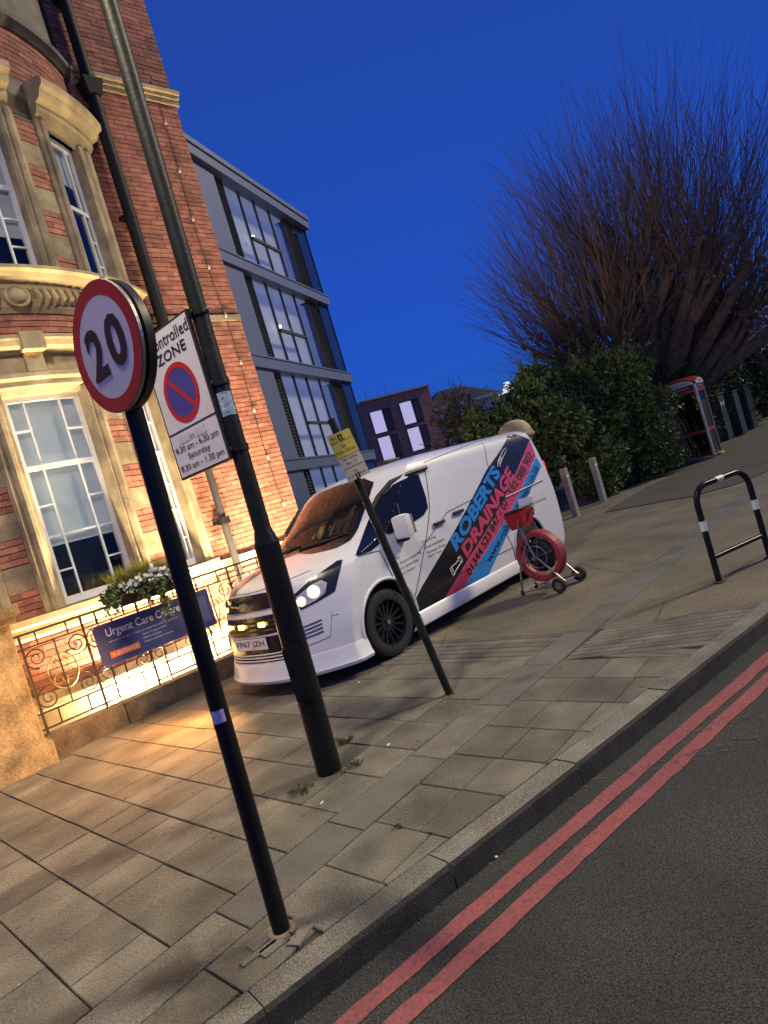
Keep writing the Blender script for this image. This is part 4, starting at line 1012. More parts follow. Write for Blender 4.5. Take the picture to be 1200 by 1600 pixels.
# cycle barrier hoop
pL, pR = gnd(1124, 909), gnd(1197, 874)
d = pR - pL
d = d.normalized() * .72
hb = thing('hoop_barrier', 'black tubular hoop barrier with white bands', 'barrier', pL, math.atan2(d.y, d.x))
w = .72; r = .027; h = .86; cr = .16; pts = [(0, 0, -.01), (0, 0, .3), (0, 0, h - cr)]
pts += [(cr - cr * math.cos(a), 0, h - cr + cr * math.sin(a)) for a in np.linspace(0, PI / 2, 8)[1:]]
pts += [(w - cr + cr * math.sin(a), 0, h - cr + cr * math.cos(a)) for a in np.linspace(0, PI / 2, 8)] + [(w, 0, .3), (w, 0, -.01)]
MB().tube(pts, r, 16).build('hoop', 'black_paint', hb, smooth=True)
MB().tube([(r * .8, 0, .22), (w - r * .8, 0, .22)], r * .8, 12).build('cross_rail', 'black_paint', hb, smooth=True)
for q in (((0, 0, .47), (0, 0, .56)), ((w, 0, .47), (w, 0, .56)), ((w / 2 - .06, 0, h), (w / 2 + .03, 0, h))): MB().tube(q, r + .0015, 16).build('white_band', 'white_paint', hb, smooth=True)
for x in (0, w): MB().lathe([(.0, .004), (.055, .004), (.05, .008), (.0, .008)], 14, Matrix.Translation((x, 0, 0))).build('ground_collar', 'joint_bed', hb)
# ------------------------------------------------------------------ the van
VT = R(47.3); VO = Vector((-1.64, 6.63, 0))
VM = Matrix.Translation(VO) @ Matrix.Rotation(VT, 4, 'Z'); VMI = VM.inverted()
van = thing('work_van', 'white panel van with black, pink and blue drainage company stripes, amber grille lights on', 'van', VO, VT)
def ip(tab, z):
    xs, ys = zip(*tab); return float(np.interp(z, xs, ys))
SF = [(.12, .10), (.20, .02), (.30, .0), (.50, .01), (.66, .03), (.80, .045), (.92, .065), (1.0, .10), (1.06, .17), (1.10, .28), (1.14, .45), (1.18, .63), (1.22, .80), (1.26, .93), (1.32, 1.04), (1.45, 1.22), (1.60, 1.43), (1.72, 1.60), (1.80, 1.72), (1.85, 1.82), (1.89, 1.95), (1.915, 2.1), (1.935, 2.3), (1.95, 2.6), (1.958, 2.9)]
BF = [(.12, .42), (.3, .46), (.6, .50), (.9, .58), (1.0, .60), (1.1, .55), (1.2, .46), (1.3, .40), (1.6, .34), (1.85, .30), (1.96, .5)]
WW = [(.12, .90), (.2, .945), (.35, .965), (.55, .98), (.8, .99), (1.0, .988), (1.12, .98), (1.3, .96), (1.6, .915), (1.78, .875), (1.85, .84), (1.89, .79), (1.915, .725), (1.935, .61), (1.95, .42), (1.958, .15)]
SR = [(.12, 4.88), (.3, 4.95), (.55, 4.97), (1.0, 4.965), (1.5, 4.94), (1.85, 4.90), (1.915, 4.86), (1.958, 4.5)]
def smooth_tab(t):     # gentle smoothing of the control tables
    zs = np.linspace(.12, 1.958, 400); v = np.interp(zs, *zip(*t)); k = np.hanning(13); k /= k.sum(); p = np.pad(v, 6, mode='edge'); v = np.convolve(p, k, 'valid'); return list(zip(zs, v))
SF, BF, WW, SR = map(smooth_tab, (SF, BF, WW, SR))
zl = sorted(set(list(np.round(np.concatenate([np.linspace(.12, .9, 18), np.linspace(.92, 1.32, 22), np.linspace(1.36, 1.80, 12), np.linspace(1.82, 1.958, 16)]), 4))))
PF, PR_ = 2.5, 9.0
def ring(z):
    sf, bf, w, sr = (ip(t, z) for t in (SF, BF, WW, SR)); br = .06; out = []
    half = []
    for q in (0, .25, .5, .7, .82, .9, .96): half.append((sr - br * q ** PR_, w * q))
    s1, s0 = sr - br, min(sf + bf, sr - br - .3)
    for k in range(31): half.append((s1 + (s0 - s1) * k / 30, w))
    bf2 = s0 - sf
    for q in (.985, .965, .94, .91, .87, .82, .76, .69, .6, .5, .38, .25, .12, 0): half.append((sf + bf2 * q ** PF, w * q))
    return [(s, -y, z) for s, y in half] + [(s, y, z) for s, y in half[-2:0:-1]]
rings = [ring(z) for z in zl]; nr = len(rings[0]); BV = [p for r_ in rings for p in r_]
BFc = [(i * nr + (k + 1) % nr, i * nr + k, (i + 1) * nr + k, (i + 1) * nr + (k + 1) % nr) for i in range(len(rings) - 1) for k in range(nr)]
BFc += [tuple(range(nr)), tuple(reversed(range((len(rings) - 1) * nr, len(rings) * nr)))]
body = MB().add(BV, BFc).build('body', ['van_white', 'van_trim'], van)
bm_ = bmesh.new(); bm_.from_mesh(body.data); bmesh.ops.recalc_face_normals(bm_, faces=bm_.faces[:]); bm_.to_mesh(body.data); bm_.free()
bvh = BVHTree.FromPolygons([p.co[:] for p in body.data.vertices], [tuple(p.vertices) for p in body.data.polygons])
WS1, WS2, WZ, WR, ARCH = 1.02, 3.95, .345, .345, .405
cut = []
for s in (WS1, WS2):
    for sy in (-1, 1):
        c = MB().tube([(s, sy * .66, WZ + .02), (s, sy * 1.3, WZ + .02)], ARCH, 40).build('cutter', 'van_trim'); c.parent = van
        bm_ = bmesh.new(); bm_.from_mesh(c.data); bmesh.ops.recalc_face_normals(bm_, faces=bm_.faces[:]); bm_.to_mesh(c.data); bm_.free()
        md = body.modifiers.new('arch', 'BOOLEAN'); md.operation = 'DIFFERENCE'; md.object = c; md.solver = 'EXACT'; md.material_mode = 'TRANSFER'; cut.append(c)
bpy.context.view_layer.update(); dg = bpy.context.evaluated_depsgraph_get(); me = bpy.data.meshes.new_from_object(body.evaluated_get(dg))
body.modifiers.clear(); body.data = me
for c in cut: bpy.data.objects.remove(c)
me.polygons.foreach_set('use_smooth', [True] * len(me.polygons)); me.set_sharp_from_angle(angle=R(40))
for mt in ('van_white', 'van_trim'):
    if mt not in [x.name for x in me.materials if x]: me.materials.append(MATS[mt])
def cast(x, y):
    o = VMI @ CAM; d = (VMI.to_3x3() @ ray(x, y)).normalized(); h = bvh.ray_cast(o, d)
    return (h[0], h[1]) if h[0] is not None else (None, None)
def side(s, z, off=.003, sy=-1):
    h = bvh.ray_cast(Vector((s, sy * 2, z)), Vector((0, -sy, 0))); p, n = h[0], h[1]
    return p + n * off if p is not None else Vector((s, sy * .97, z))
def front(y, z, off=.003):
    h = bvh.ray_cast(Vector((-2, y, z)), Vector((1, 0, 0))); p, n = h[0], h[1]
    return p + n * off if p is not None else Vector((.1, y, z))
def patch2d(poly, fn, name, mat, parent=van, step=.05, mirror=False, thick=0):
    """fill a 2-D polygon, cut it to a grid and drop every vertex on the body"""
    bm = bmesh.new(); f = bm.faces.new([bm.verts.new((p[0], p[1], 0)) for p in poly])
    bmesh.ops.triangulate(bm, faces=[f])
    for ax in (0, 1):
        vs_ = [p[ax] for p in poly]; q = math.floor(min(vs_) / step) * step + step
        while q < max(vs_):
            co = [0, 0, 0]; co[ax] = q; no = [0, 0, 0]; no[ax] = 1; bmesh.ops.bisect_plane(bm, geom=bm.verts[:] + bm.edges[:] + bm.faces[:], plane_co=co, plane_no=no); q += step
    bm.verts.index_update(); V = [fn(v.co.x, v.co.y) for v in bm.verts]; Fc = [tuple(v.index for v in f.verts) for f in bm.faces]; bm.free()
    o = MB().add(V, Fc).build(name, mat, parent, smooth=True)
    if mirror: MB().add([(v[0], -v[1], v[2]) for v in V], [t[::-1] for t in Fc]).build(name, mat, parent, smooth=True)
    return o
def sz(x, y):          # photo pixel -> (s, z) on the near side
    p, n = cast(x, y)
    if p is None: p = VMI @ on_plane(x, y, VM @ Vector((0, -.96, 0)), (VM.to_3x3() @ Vector((0, -1, 0))))
    return (p.x, p.z)
def yz(x, y):
    p, n = cast(x, y); return (p.y, p.z)
sfn = lambda off: (lambda s, z: side(s, z, off))
# --- livery on the near side, from the photograph
z2 = lambda x, y: (660 + x / 5, 660 + y / 5)
z4 = lambda x, y: (350 + x / 2.182, 640 + y / 2.182)
def plist(pts): return [sz(*p) for p in pts]
def clampz(poly, lo=.26): return [(s, max(lo, z)) for s, z in poly]
def off_arch(poly): return poly
blk = clampz(plist([z2(655, 95), z2(800, 75), z2(838, 135), z2(640, 590), z2(480, 880), z2(345, 1090), z2(150, 1480), z4(700, 705), z4(655, 690), z4(652, 648), z2(0, 1275), z2(210, 918), z2(500, 372), z2(600, 230)]))
pnk = clampz(plist([z2(838, 140), z2(885, 265), z2(720, 625), z2(560, 905), z2(440, 1085), z2(305, 1390), z2(150, 1490), z2(345, 1092), z2(480, 882), z2(640, 592)]))
blu = clampz(plist([z2(887, 270), z2(928, 340), z2(765, 690), z2(655, 890), z2(510, 1200), z2(470, 1300), z2(307, 1392), z2(442, 1085), z2(562, 905), z2(722, 625)]))
patch2d(blk, sfn(.0016), 'black_stripe', 'decal_black'); patch2d(pnk, sfn(.0024), 'pink_stripe', 'decal_pink'); patch2d(blu, sfn(.0032), 'blue_stripe', 'decal_blue')
for nm, pl_, mt in (('black_stripe', blk, 'decal_black'), ('pink_stripe', pnk, 'decal_pink'), ('blue_stripe', blu, 'decal_blue')): patch2d(pl_, lambda s, z: side(s, z, .0016 + (.0008 if mt == 'decal_pink' else .0016 if mt == 'decal_blue' else 0), 1), nm, mt)
def vtext(txt, px, mat, bold=.0, off=.0045, spacing=1.0):
    bl_, br_, tr_, tl_ = [Vector((*sz(*p), 0)) for p in px]; q = quad_fn(bl_, br_, tr_, tl_)
    def fn(u, v): p = q(u, v); return side(p.x, p.y, off)
    put_text('lettering', txt, fn, mat, van, bold, spacing)
vtext('ROBERTS', [z2(262, 1015), z2(612, 400), z2(545, 325), z2(210, 915)], 'decal_blue', .045, .0065)
vtext('DRAINAGE', [z2(345, 1065), z2(715, 425), z2(660, 335), z2(297, 975)], 'decal_pink', .045, .0065)
nb, ne, nt_, ns = (372, 1205), (868, 262), (826, 222), (338, 1160)
for t_, u0, u1 in (('01344 523 847', 0, .475), ('- 07', .50, .615), ('592 088 907', .665, 1.0)):
    lb = lambda a_, c_, u: (a_[0] + (c_[0] - a_[0]) * u, a_[1] + (c_[1] - a_[1]) * u)
    vtext(t_, [z2(*lb(nb, ne, u0)), z2(*lb(nb, ne, u1)), z2(*lb(ns, nt_, u1)), z2(*lb(ns, nt_, u0))], 'decal_text', .012, .0065)
vtext('www.robertsdrainage.co.uk', [z2(530, 1115), z2(920, 370), z2(880, 318), z2(498, 1060)], 'decal_text', .01, .0065)
z3p = lambda x, y: (350 + x / 3.636, 840 + y / 3.636)
for i, t in enumerate(('· Drain Lining', '· Drain Installation', '· Treatment Plants', '· Septic Tanks')):
    x, y = ((672, 453), (680, 470), (686, 488), (692, 502))[i]; w, hgt = ((50, 24), (70, 32), (68, 32), (52, 24))[i]; vtext(t, [z4(x, y + 8), z4(x + w, y + 8 - hgt), z4(x + w - 2, y - 2 - hgt), z4(x - 2, y - 2)], 'decal_text', 0, .004)
for i, t in enumerate(('CCTV', 'High Pressure Jetting', 'Drain Unblocking', 'Drain Repairs')):
    x, y = ((572, 512), (576, 536), (590, 548), (600, 562))[i]; w, hgt = ((28, 12), (96, 54), (72, 40), (52, 28))[i]; vtext(t, [z4(x, y + 8), z4(x + w, y + 8 - hgt), z4(x + w - 2, y - 2 - hgt), z4(x - 2, y - 2)], 'decal_text', 0, .004)
# white tool outlines (a pipe coupling and a jetting lance)
def outline(pts, w=.009, off=.006):
    b = MB(); q = [side(*sz(*p), off) for p in pts]; b.tube(q, w * .5, 4, closed=True); return b
for pp in ([(225, 1130), (265, 1095), (290, 1050), (305, 1060), (298, 1095), (262, 1150), (245, 1190), (228, 1175)], [(212, 1140), (228, 1132), (250, 1188), (236, 1196)], [(272, 1062), (290, 1045), (312, 1085), (298, 1098)]): outline([z2(*p) for p in pp]).build('tool_outline', 'decal_white', van)
for pp in ([(585, 345), (590, 300), (630, 215), (650, 200), (652, 220), (610, 310), (605, 345)], [(590, 320), (612, 270), (618, 276), (600, 330)]): outline([z2(*p) for p in pp]).build('tool_outline', 'decal_white', van)
# --- glass
def patchpx(poly, name, mat, off=.006, step=6, par=van, mirror=True):
    """outline seen in the photo, cut to a fine grid and dropped on the body surface; mirrored to the far side"""
    bm = bmesh.new(); f = bm.faces.new([bm.verts.new((p[0], p[1], 0)) for p in poly]); bmesh.ops.triangulate(bm, faces=[f])
    for ax in (0, 1):
        vs_ = [p[ax] for p in poly]; q = math.floor(min(vs_) / step) * step + step
        while q < max(vs_):
            co = [0, 0, 0]; co[ax] = q; no = [0, 0, 0]; no[ax] = 1; bmesh.ops.bisect_plane(bm, geom=bm.verts[:] + bm.edges[:] + bm.faces[:], plane_co=co, plane_no=no); q += step
    bm.verts.index_update(); V = []; bad = set()
    for v in bm.verts:
        p, n = cast(v.co.x, v.co.y)
        if p is None: bad.add(v.index); V.append(Vector((0, 0, 0)))
        else: V.append(p + n * off)
    Fc = [tuple(v.index for v in f.verts) for f in bm.faces if not any(v.index in bad for v in f.verts)]; bm.free()
    o = MB().add(V, Fc).build(name, mat, par, smooth=True)
    if mirror: MB().add([(v[0], -v[1], v[2]) for v in V], [t[::-1] for t in Fc]).build(name, mat, par, smooth=True)
    return o
wn = [cast(*z4(*p))[0] for p in ((512, 248), (490, 320), (458, 405), (430, 447), (385, 472), (300, 492))]
wn = [(p.y, p.z) for p in wn]; WSDBG = wn
wsp = [(0, 1.845), (-.40, 1.832)] + wn[:5] + [(min(-.3, wn[5][0]), wn[5][1]), (0, 1.25)]
open('/tmp/ws.txt', 'w').write(str(wsp)) if False else None
wsp = wsp + [(-a, b) for a, b in wsp[-2:0:-1]]
patch2d(wsp, lambda y, z: front(y, z, .006), 'windscreen', 'tint_glass', step=.03)
patchpx([z4(*p) for p in ((512, 345), (534, 302), (575, 258), (640, 224), (662, 222), (688, 300), (694, 335), (680, 360), (620, 400), (560, 425), (530, 420))], 'door_window', 'tint_glass', .006, 3)
patchpx([z4(*p) for p in ((448, 500), (495, 372), (520, 420), (530, 458), (500, 482))], 'quarter_window', 'tint_glass', .006, 3)
def strip(px, name, mat, r_, off=.006, par=van, mirror=True):
    q = [side(*sz(*p), off) for p in px]; o = MB().tube(q, r_, 6).build(name, mat, par, smooth=True)
    if mirror: MB().tube([(p.x, -p.y, p.z) for p in q], r_, 6).build(name, mat, par, smooth=True)
    return o
strip([z4(503, 350), z4(526, 302), z4(568, 251), z4(633, 217), z4(686, 199)], 'wind_deflector', 'van_trim', .03, .012)
strip([z4(567, 262), z4(590, 325), z4(606, 395)], 'window_divider', 'van_trim', .008)
for px in ([z4(684, 205), z4(698, 300), z4(700, 345), z4(650, 640)], [z4(860, 108), z4(895, 175), z4(935, 330), z4(950, 400), z4(985, 470), z4(995, 520)], [z4(455, 500), z4(530, 480), z4(560, 540), z4(600, 620)], [z4(680, 180), z4(860, 110), z4(925, 90)], [z4(660, 655), z4(800, 560), z4(985, 470)], [z4(660, 490), z4(760, 350), z4(985, 235), z4(1060, 205)]):
    q = [sz(*p) for p in px]; V = []
    for i in range(len(q) - 1):
        for k in range(6 if i < len(q) - 2 else 7):
            u = k / 6; V.append(side(q[i][0] + (q[i + 1][0] - q[i][0]) * u, q[i][1] + (q[i + 1][1] - q[i][1]) * u, .0015))
    MB().tube(V, .0045, 4).build('panel_gap', 'van_trim', van); MB().tube([(p.x, -p.y, p.z) for p in V], .0045, 4).build('panel_gap', 'van_trim', van)
# sliding door track
q = [side(*sz(*z4(960, 300)), .004), side(*sz(*z4(1085, 240)), .004)]
MB().tube([side(q[0].x + (q[1].x - q[0].x) * k / 8, q[0].z + (q[1].z - q[0].z) * k / 8, .004) for k in range(9)], .011, 6).build('door_track', 'dull_steel', van)
# handles
for px in (z4(730, 387), z4(795, 350)):
    s, z = sz(*px); p = side(s, z, .02); b = MB(); b.bevbox(p, (.20, .035, .038), .012); h = b.build('door_handle', 'van_trim', van)
    MB().bevbox((p.x, -p.y, p.z), (.20, .035, .038), .012).build('door_handle', 'van_trim', van)
# mirrors
s, z = sz(*z4(535, 430))
for sy in (-1, 1):
    b = MB(); c = Vector((1.44, sy * 1.10, 1.22)); b.bevbox(c, (.13, .19, .25), .045, Matrix.Rotation(sy * R(-12), 3, 'Z')); m_ = b.build('mirror', 'van_white', van, smooth=True)
    MB().bevbox(c + Vector((.085, 0, 0)), (.012, .15, .20), .004, Matrix.Rotation(sy * R(-12), 3, 'Z')).build('mirror_glass', 'steel', m_)
    MB().bevbox((1.47, sy * 1.0, 1.10), (.12, .16, .08), .02).build('mirror_arm', 'van_trim', m_)
# --- front: headlights, grille, lamps, bumper
hlp = [(.50, .83), (.60, .80), (.74, .84), (.86, .95), (.93, 1.06), (.955, 1.14), (.88, 1.11), (.70, 1.035), (.52, .95), (.485, .90)]
fq = lambda off: (lambda y, z: front(y, z, off))
def fpatch(poly, name, mat, off, par=van, step=.04, mir=True):
    o = patch2d([(-y, z) for y, z in poly][::-1], fq(off), name, mat, par, step)
    if mir: patch2d(poly, fq(off), name, mat, par, step)
    return o
patchpx([z4(*p) for p in ((238, 632), (262, 685), (320, 655), (378, 620), (405, 512), (386, 516), (345, 545), (300, 575))], 'headlight', 'decal_black', .005, 3)
patchpx([z4(*p) for p in ((246, 640), (265, 676), (318, 648), (345, 625), (352, 590), (330, 582), (300, 597))], 'headlight_lens', 'lens', .009, 3)
hq = [cast(*z4(264, 655)), cast(*z4(305, 622))]
for sy in (-1, 1):
    for (hp, hn), r_ in zip(hq, (.05, .065)):
        c = hp + hn * .008; c = Vector((c.x, -sy * c.y, c.z)); nrm = Vector((hn.x, -sy * hn.y, hn.z))
        MB().lathe([(.001, .012), (r_ * .7, .010), (r_, 0), (r_, -.01)], 14, Matrix.Translation(c) @ nrm.to_track_quat('Z', 'Y').to_matrix().to_4x4()).build('headlight_bulb', 'lamp_warm', van, smooth=True)
fpatch([(0, .86), (.47, .86), (.47, .93), (.52, .97), (.45, 1.0), (0, 1.01)], 'bonnet_guard', 'van_black', .012)
fpatch([(0, .62), (.45, .62), (.49, .78), (.44, .80), (0, .80)], 'grille', 'van_black', .004)
for z in (.655, .70, .745):
    MB().tube([front(y, z, .012) for y in np.linspace(-.44, .44, 19)], .010, 6).build('grille_bar', 'van_trim', van, smooth=True)
fpatch([(0, .35), (.46, .35), (.50, .50), (.45, .60), (0, .60)], 'bumper_black_panel', 'van_black', .003)
for z in (.37, .40, .43):
    MB().tube([front(y, z, .006) for y in np.linspace(-.45, .45, 19)], .007, 5).build('lower_grille_bar', 'van_white', van)
MB().lathe([(.001, .014), (.06, .012), (.085, 0)], 20, Matrix.Translation(front(0, .905, .012)) @ Matrix.Rotation(R(-90), 4, 'Y') @ Matrix.Diagonal((.55, 1, 1, 1))).build('badge', 'steel', van, smooth=True)
MB().bevbox(front(0, .54, .010) + Vector((-.004, 0, 0)), (.012, .52, .112), .004).build('number_plate', 'sign_white', van)
pp_ = front(0, .54, .010) + Vector((-.013, 0, 0))
put_text('lettering', 'FP67 JZH', lambda u, v: Vector((pp_.x, .23 - .46 * u, pp_.z - .037 + .074 * v)), 'decal_text', van, .012)
for y, z in ((-.40, .90), (.40, .90), (-.22, .72), (.10, .72), (.36, .72), (-.02, .72)):
    if (y, z) == (-.02, .72): continue
    c = front(y, z, .018); al = MB().bevbox(c, (.02, .095, .048), .008).build('strobe_lamp', 'lamp_amber', van)
tgt = Vector((-2.6, .8, 0))
lamp('strobe_light', 'SPOT', (-.08, .25, .72), (-3.6, .7, 0.0), 430, (1, .42, .12), van, .06, R(140), .9)
lamp('headlight_light', 'SPOT', (-.04, -.64, .92), (-4, -1.2, 0), 10, (1, .85, .7), van, .06, R(80), .8)
fpatch([(.56, .42), (.82, .46), (.86, .70), (.60, .66)], 'fog_lamp_panel', 'van_white', .008)
for k in range(4): MB().tube([front(-y, .50 + k * .035 + (y - .62) * .15, .012) for y in np.linspace(.62, .78, 6)], .006, 5).build('fog_lamp_slat', 'van_trim', van); MB().tube([front(y, .50 + k * .035 + (y - .62) * .15, .012) for y in np.linspace(.62, .78, 6)], .006, 5).build('fog_lamp_slat', 'van_trim', van)
# bonnet stripes and wipers
for y0, y1, mt in ((-.02, .10, 'decal_black'), (.10, .17, 'decal_pink'), (.17, .25, 'decal_blue')):
    patch2d([(y0 + .25, 1.02), (y1 + .25, 1.02), (y1 + .34, 1.235), (y0 + .34, 1.235)], fq(.004), 'bonnet_stripe', mt, step=.03)
for y0, y1 in ((-.62, .0), (.02, .55)): MB().tube([front(y0, 1.30 + .0, .02), front((y0 + y1) / 2, 1.275, .02), front(y1, 1.265, .02)], .010, 5).build('wiper', 'van_trim', van)
# body kit: splitter and side skirts
def kit(name, path, prof):
    b = MB(); n = len(prof); V = []
    for i, (p, nv) in enumerate(path): V += [Vector((p[0], p[1], 0)) + Vector((nv[0], nv[1], 0)) * o + Vector((0, 0, z)) for o, z in prof]
    Fc = [tuple(range(n)), tuple(reversed(range((len(path) - 1) * n, len(path) * n)))]
    for i in range(len(path) - 1):
        for k in range(n): Fc.append((i * n + k, (i + 1) * n + k, (i + 1) * n + (k + 1) % n, i * n + (k + 1) % n))
    return b.add(V, Fc).build(name, 'van_white', van, smooth=True)
path = []
rg = [p for p in ring(.30)]
sf_, bf_, w_ = ip(SF, .3), ip(BF, .3), ip(WW, .3)
fr = [(sf_ + bf_ * abs(q) ** PF, w_ * q) for q in np.sin(np.linspace(-PI / 2, PI / 2, 45))]
fr = [(s, -w_) for s in np.linspace(WS1 - ARCH + .01, fr[0][0] + .02, 4)] + fr + [(s, w_) for s in np.linspace(fr[0][0] + .02, WS1 - ARCH + .01, 4)]
for i, p in enumerate(fr):
    a = fr[max(0, i - 1)]; c = fr[min(len(fr) - 1, i + 1)]; t_ = Vector((c[0] - a[0], c[1] - a[1])).normalized(); nv = Vector((-t_.y, t_.x))
    if nv.x * (p[0] - .9) + nv.y * p[1] < 0: nv = -nv
    path.append(((p[0], p[1]), nv))
kit('front_splitter', path, [(-.06, .155), (.045, .145), (.058, .175), (.04, .21), (.025, .28), (.010, .33), (-.06, .34)])
for sy in (-1, 1):
    ys = [(s, sy * ip(WW, .3)) for s in np.linspace(WS1 + ARCH + .02, WS2 - ARCH - .02, 12)]
    kit('side_skirt', [(p, (0, sy)) for p in ys], [(-.06, .16), (.03, .155), (.035, .20), (.02, .28), (.004, .30), (-.06, .31)])
    MB().bevbox((.42, sy * .80, .225), (.12, .03, .05), .006, Matrix.Rotation(sy * R(-38), 3, 'Z')).build('splitter_vent', 'van_black', van)
    # arch lips
    b = MB(); 
    for s in (WS1, WS2):
        pts = []
        for a in np.linspace(R(-8), R(188), 26):
            ss, zz = s + (ARCH + .012) * math.cos(a), WZ + .02 + (ARCH + .012) * math.sin(a)
            if zz > .28: pts.append(side(ss, zz, .004, sy))
        MB().tube(pts, .016, 6).build('arch_lip', 'van_white', van, smooth=True)
# bumper shadow gap lines
for z in (.615,): MB().tube([front(y, z + .02 * abs(y), .002) for y in np.linspace(-.9, .9, 31)], .003, 4).build('panel_gap', 'van_trim', van)
MB().tube([front(y, 1.03 + .05 * (abs(y) / .6) ** 2, .002) for y in np.linspace(-.66, .66, 25)], .004, 4).build('bonnet_gap', 'van_trim', van)
# rear lights and roof ribs
for sy in (-1, 1): MB().bevbox((4.90, sy * .915, 1.15), (.10, .06, .5), .015).build('rear_light', 'lamp_red', van)
MB().bevbox((2.55, -.2, 1.962), (.26, .18, .05), .02).build('roof_vent', 'van_trim', van)
# wheels
def wheel(s, sy):
    yo = sy * .955; w = MB(); mt = Matrix.Translation((s, yo - sy * .11, WZ)) @ Matrix.Rotation(R(-90) * sy, 4, 'X') @ Matrix.Identity(4)
    w.lathe([(.235, -.10), (.30, -.115), (.332, -.10), (.345, -.07), (.345, .07), (.332, .10), (.30, .115), (.235, .105), (.232, .0)], 48, mt, close=True)
    wo = w.build('wheel', 'rubber', van, smooth=True)
    r_ = MB(); r_.lathe([(.24, -.09), (.24, .09), (.232, .108), (.222, .105), (.215, .07), (.205, .02), (.205, -.09)], 40, mt, close=True); r_.build('rim', 'van_black', wo, smooth=True)
    sp = MB()
    for k in range(15):
        a = 2 * PI * k / 15; c, s_ = math.cos(a), math.sin(a)
        P = [mt @ Vector((c * q - s_ * t_, s_ * q + c * t_, zz)) for (q, t_, zz) in ((.06, -.013, .055), (.06, .013, .055), (.222, .009, .085), (.222, -.009, .085), (.06, -.013, .03), (.06, .013, .03), (.222, .009, .06), (.222, -.009, .06))]
        sp.add(P, [(0, 1, 2, 3), (7, 6, 5, 4), (0, 4, 5, 1), (1, 5, 6, 2), (2, 6, 7, 3), (3, 7, 4, 0)])
    sp.lathe([(.001, .075), (.035, .075), (.04, .06), (.075, .058), (.08, .03)], 20, mt); sp.build('spokes', 'van_black', wo)
    MB().lathe([(.001, .0785), (.024, .0785), (.026, .07)], 14, mt).build('hub_cap', 'dull_steel', wo)
    MB().lathe([(.001, .0), (.17, .0), (.17, -.02)], 24, mt).build('brake_disc', 'dull_steel', wo)
for s in (WS1, WS2):
    for sy in (-1, 1): wheel(s, sy)
MB().bevbox((2.5, 0, .27), (3.6, 1.2, .12), .02).build('underbody', 'van_trim', van)
# ------------------------------------------------------------------ drain camera reel beside the van
pa_, pb_ = gnd(877, 926), gnd(908, 907)
ax = (pb_ - pa_); RT = math.atan2(ax.y, ax.x)
reel = thing('hose_reel', 'red hose drum on a chrome wheeled frame beside the van', 'hose reel', (pa_ + pb_) / 2, RT)
AXW = ax.length / 2
# local: x along the wheel axle, +y back towards the van
for sx in (-1, 1):
    mt = Matrix.Translation((sx * AXW, 0, .085)) @ Matrix.Rotation(R(90), 4, 'Y')
    w = MB().lathe([(.045, -.025), (.075, -.03), (.085, -.015), (.085, .015), (.075, .03), (.045, .025)], 24, mt, close=True).build('wheel', 'rubber', reel, smooth=True)
    MB().lathe([(.001, -.02), (.046, -.022), (.046, .022), (.001, .02)], 16, mt).build('hub', 'dull_steel', w)
MB().tube([(-AXW, 0, .085), (AXW, 0, .085)], .011, 8).build('axle', 'steel', reel)
DC = Vector((-.02, .26, .41)); DR = .285
mt = Matrix.Translation(DC) @ Matrix.Rotation(R(90), 4, 'Y')
MB().lathe([(DR - .05, -.062), (DR - .012, -.07), (DR, -.062), (DR, .062), (DR - .012, .07), (DR - .05, .062)], 48, mt, close=True).build('hose_drum', 'red_reel', reel, smooth=True)
hb_ = MB()
for k in range(11): hb_.tube([mt @ Vector(((DR + .004) * math.cos(a), (DR + .004) * math.sin(a), -.056 + k * .0112)) for a in np.linspace(0, 2 * PI, 37)[:-1]], .0075, 4, closed=True)
hb_.build('hose_coil', 'red_reel', reel)
b = MB()
for sx in (-1, 1):
    for k in range(6):
        a = 2 * PI * k / 6 + .3; b.tube([mt @ Vector((0, 0, sx * .07)), mt @ Vector(((DR - .05) * math.cos(a), (DR - .05) * math.sin(a), sx * .092))], .005, 6)
    b.tube([mt @ Vector((.13 * math.cos(a), .13 * math.sin(a), sx * .085)) for a in np.linspace(0, 2 * PI, 19)[:-1]], .007, 5, closed=True)
b.build('drum_spokes', 'dull_steel', reel)
MB().lathe([(.03, -.05), (.15, -.055), (.19, -.02), (.19, .02), (.15, .055), (.03, .05)], 28, mt, close=True).build('inner_cable_coil', 'rubber', reel, smooth=True)
MB().tube([DC + Vector((-.15, 0, 0)), DC + Vector((.15, 0, 0))], .028, 12).build('drum_axle', 'dull_steel', reel)
for sx in (-1, 1):
    x = sx * .145
    fr_ = MB(); fr_.tube([(x, -.04, .10), (x, .0, .14), (x, .26, .44), (x, .36, .80), (x, .28, 1.0), (x, .10, 1.02)], .0125, 8); fr_.build('frame_tube', 'steel', reel, smooth=True)
    MB().tube([(x, .0, .10), (x, .3, .05), (x, .56, .035)], .0115, 8).build('frame_foot', 'steel', reel, smooth=True)
    MB().tube([(x, .56, .035), (x, .50, .3), (x, .30, .62), (x, .34, .78)], .0115, 8).build('frame_strut', 'steel', reel, smooth=True)
    MB().lathe([(.001, -.035), (.022, -.035), (.022, .02), (.001, .025)], 10, Matrix.Translation((x, .56, .035))).build('rubber_foot', 'rubber', reel)
MB().tube([(-.145, .56, .04), (.145, .56, .04)], .0115, 8).build('foot_bar', 'steel', reel)
MB().tube([(-.145, .10, 1.02), (.145, .10, 1.02)], .0125, 8).build('handle', 'steel', reel)
MB().tube([(-.145, .3, .06), (.145, .3, .06)], .010, 8).build('cross_bar', 'steel', reel)
MB().tube([mt @ Vector((DR + .02, 0, -.11)), mt @ Vector((DR + .02, 0, .11))], .006, 6).build('hose_guide', 'steel', reel)
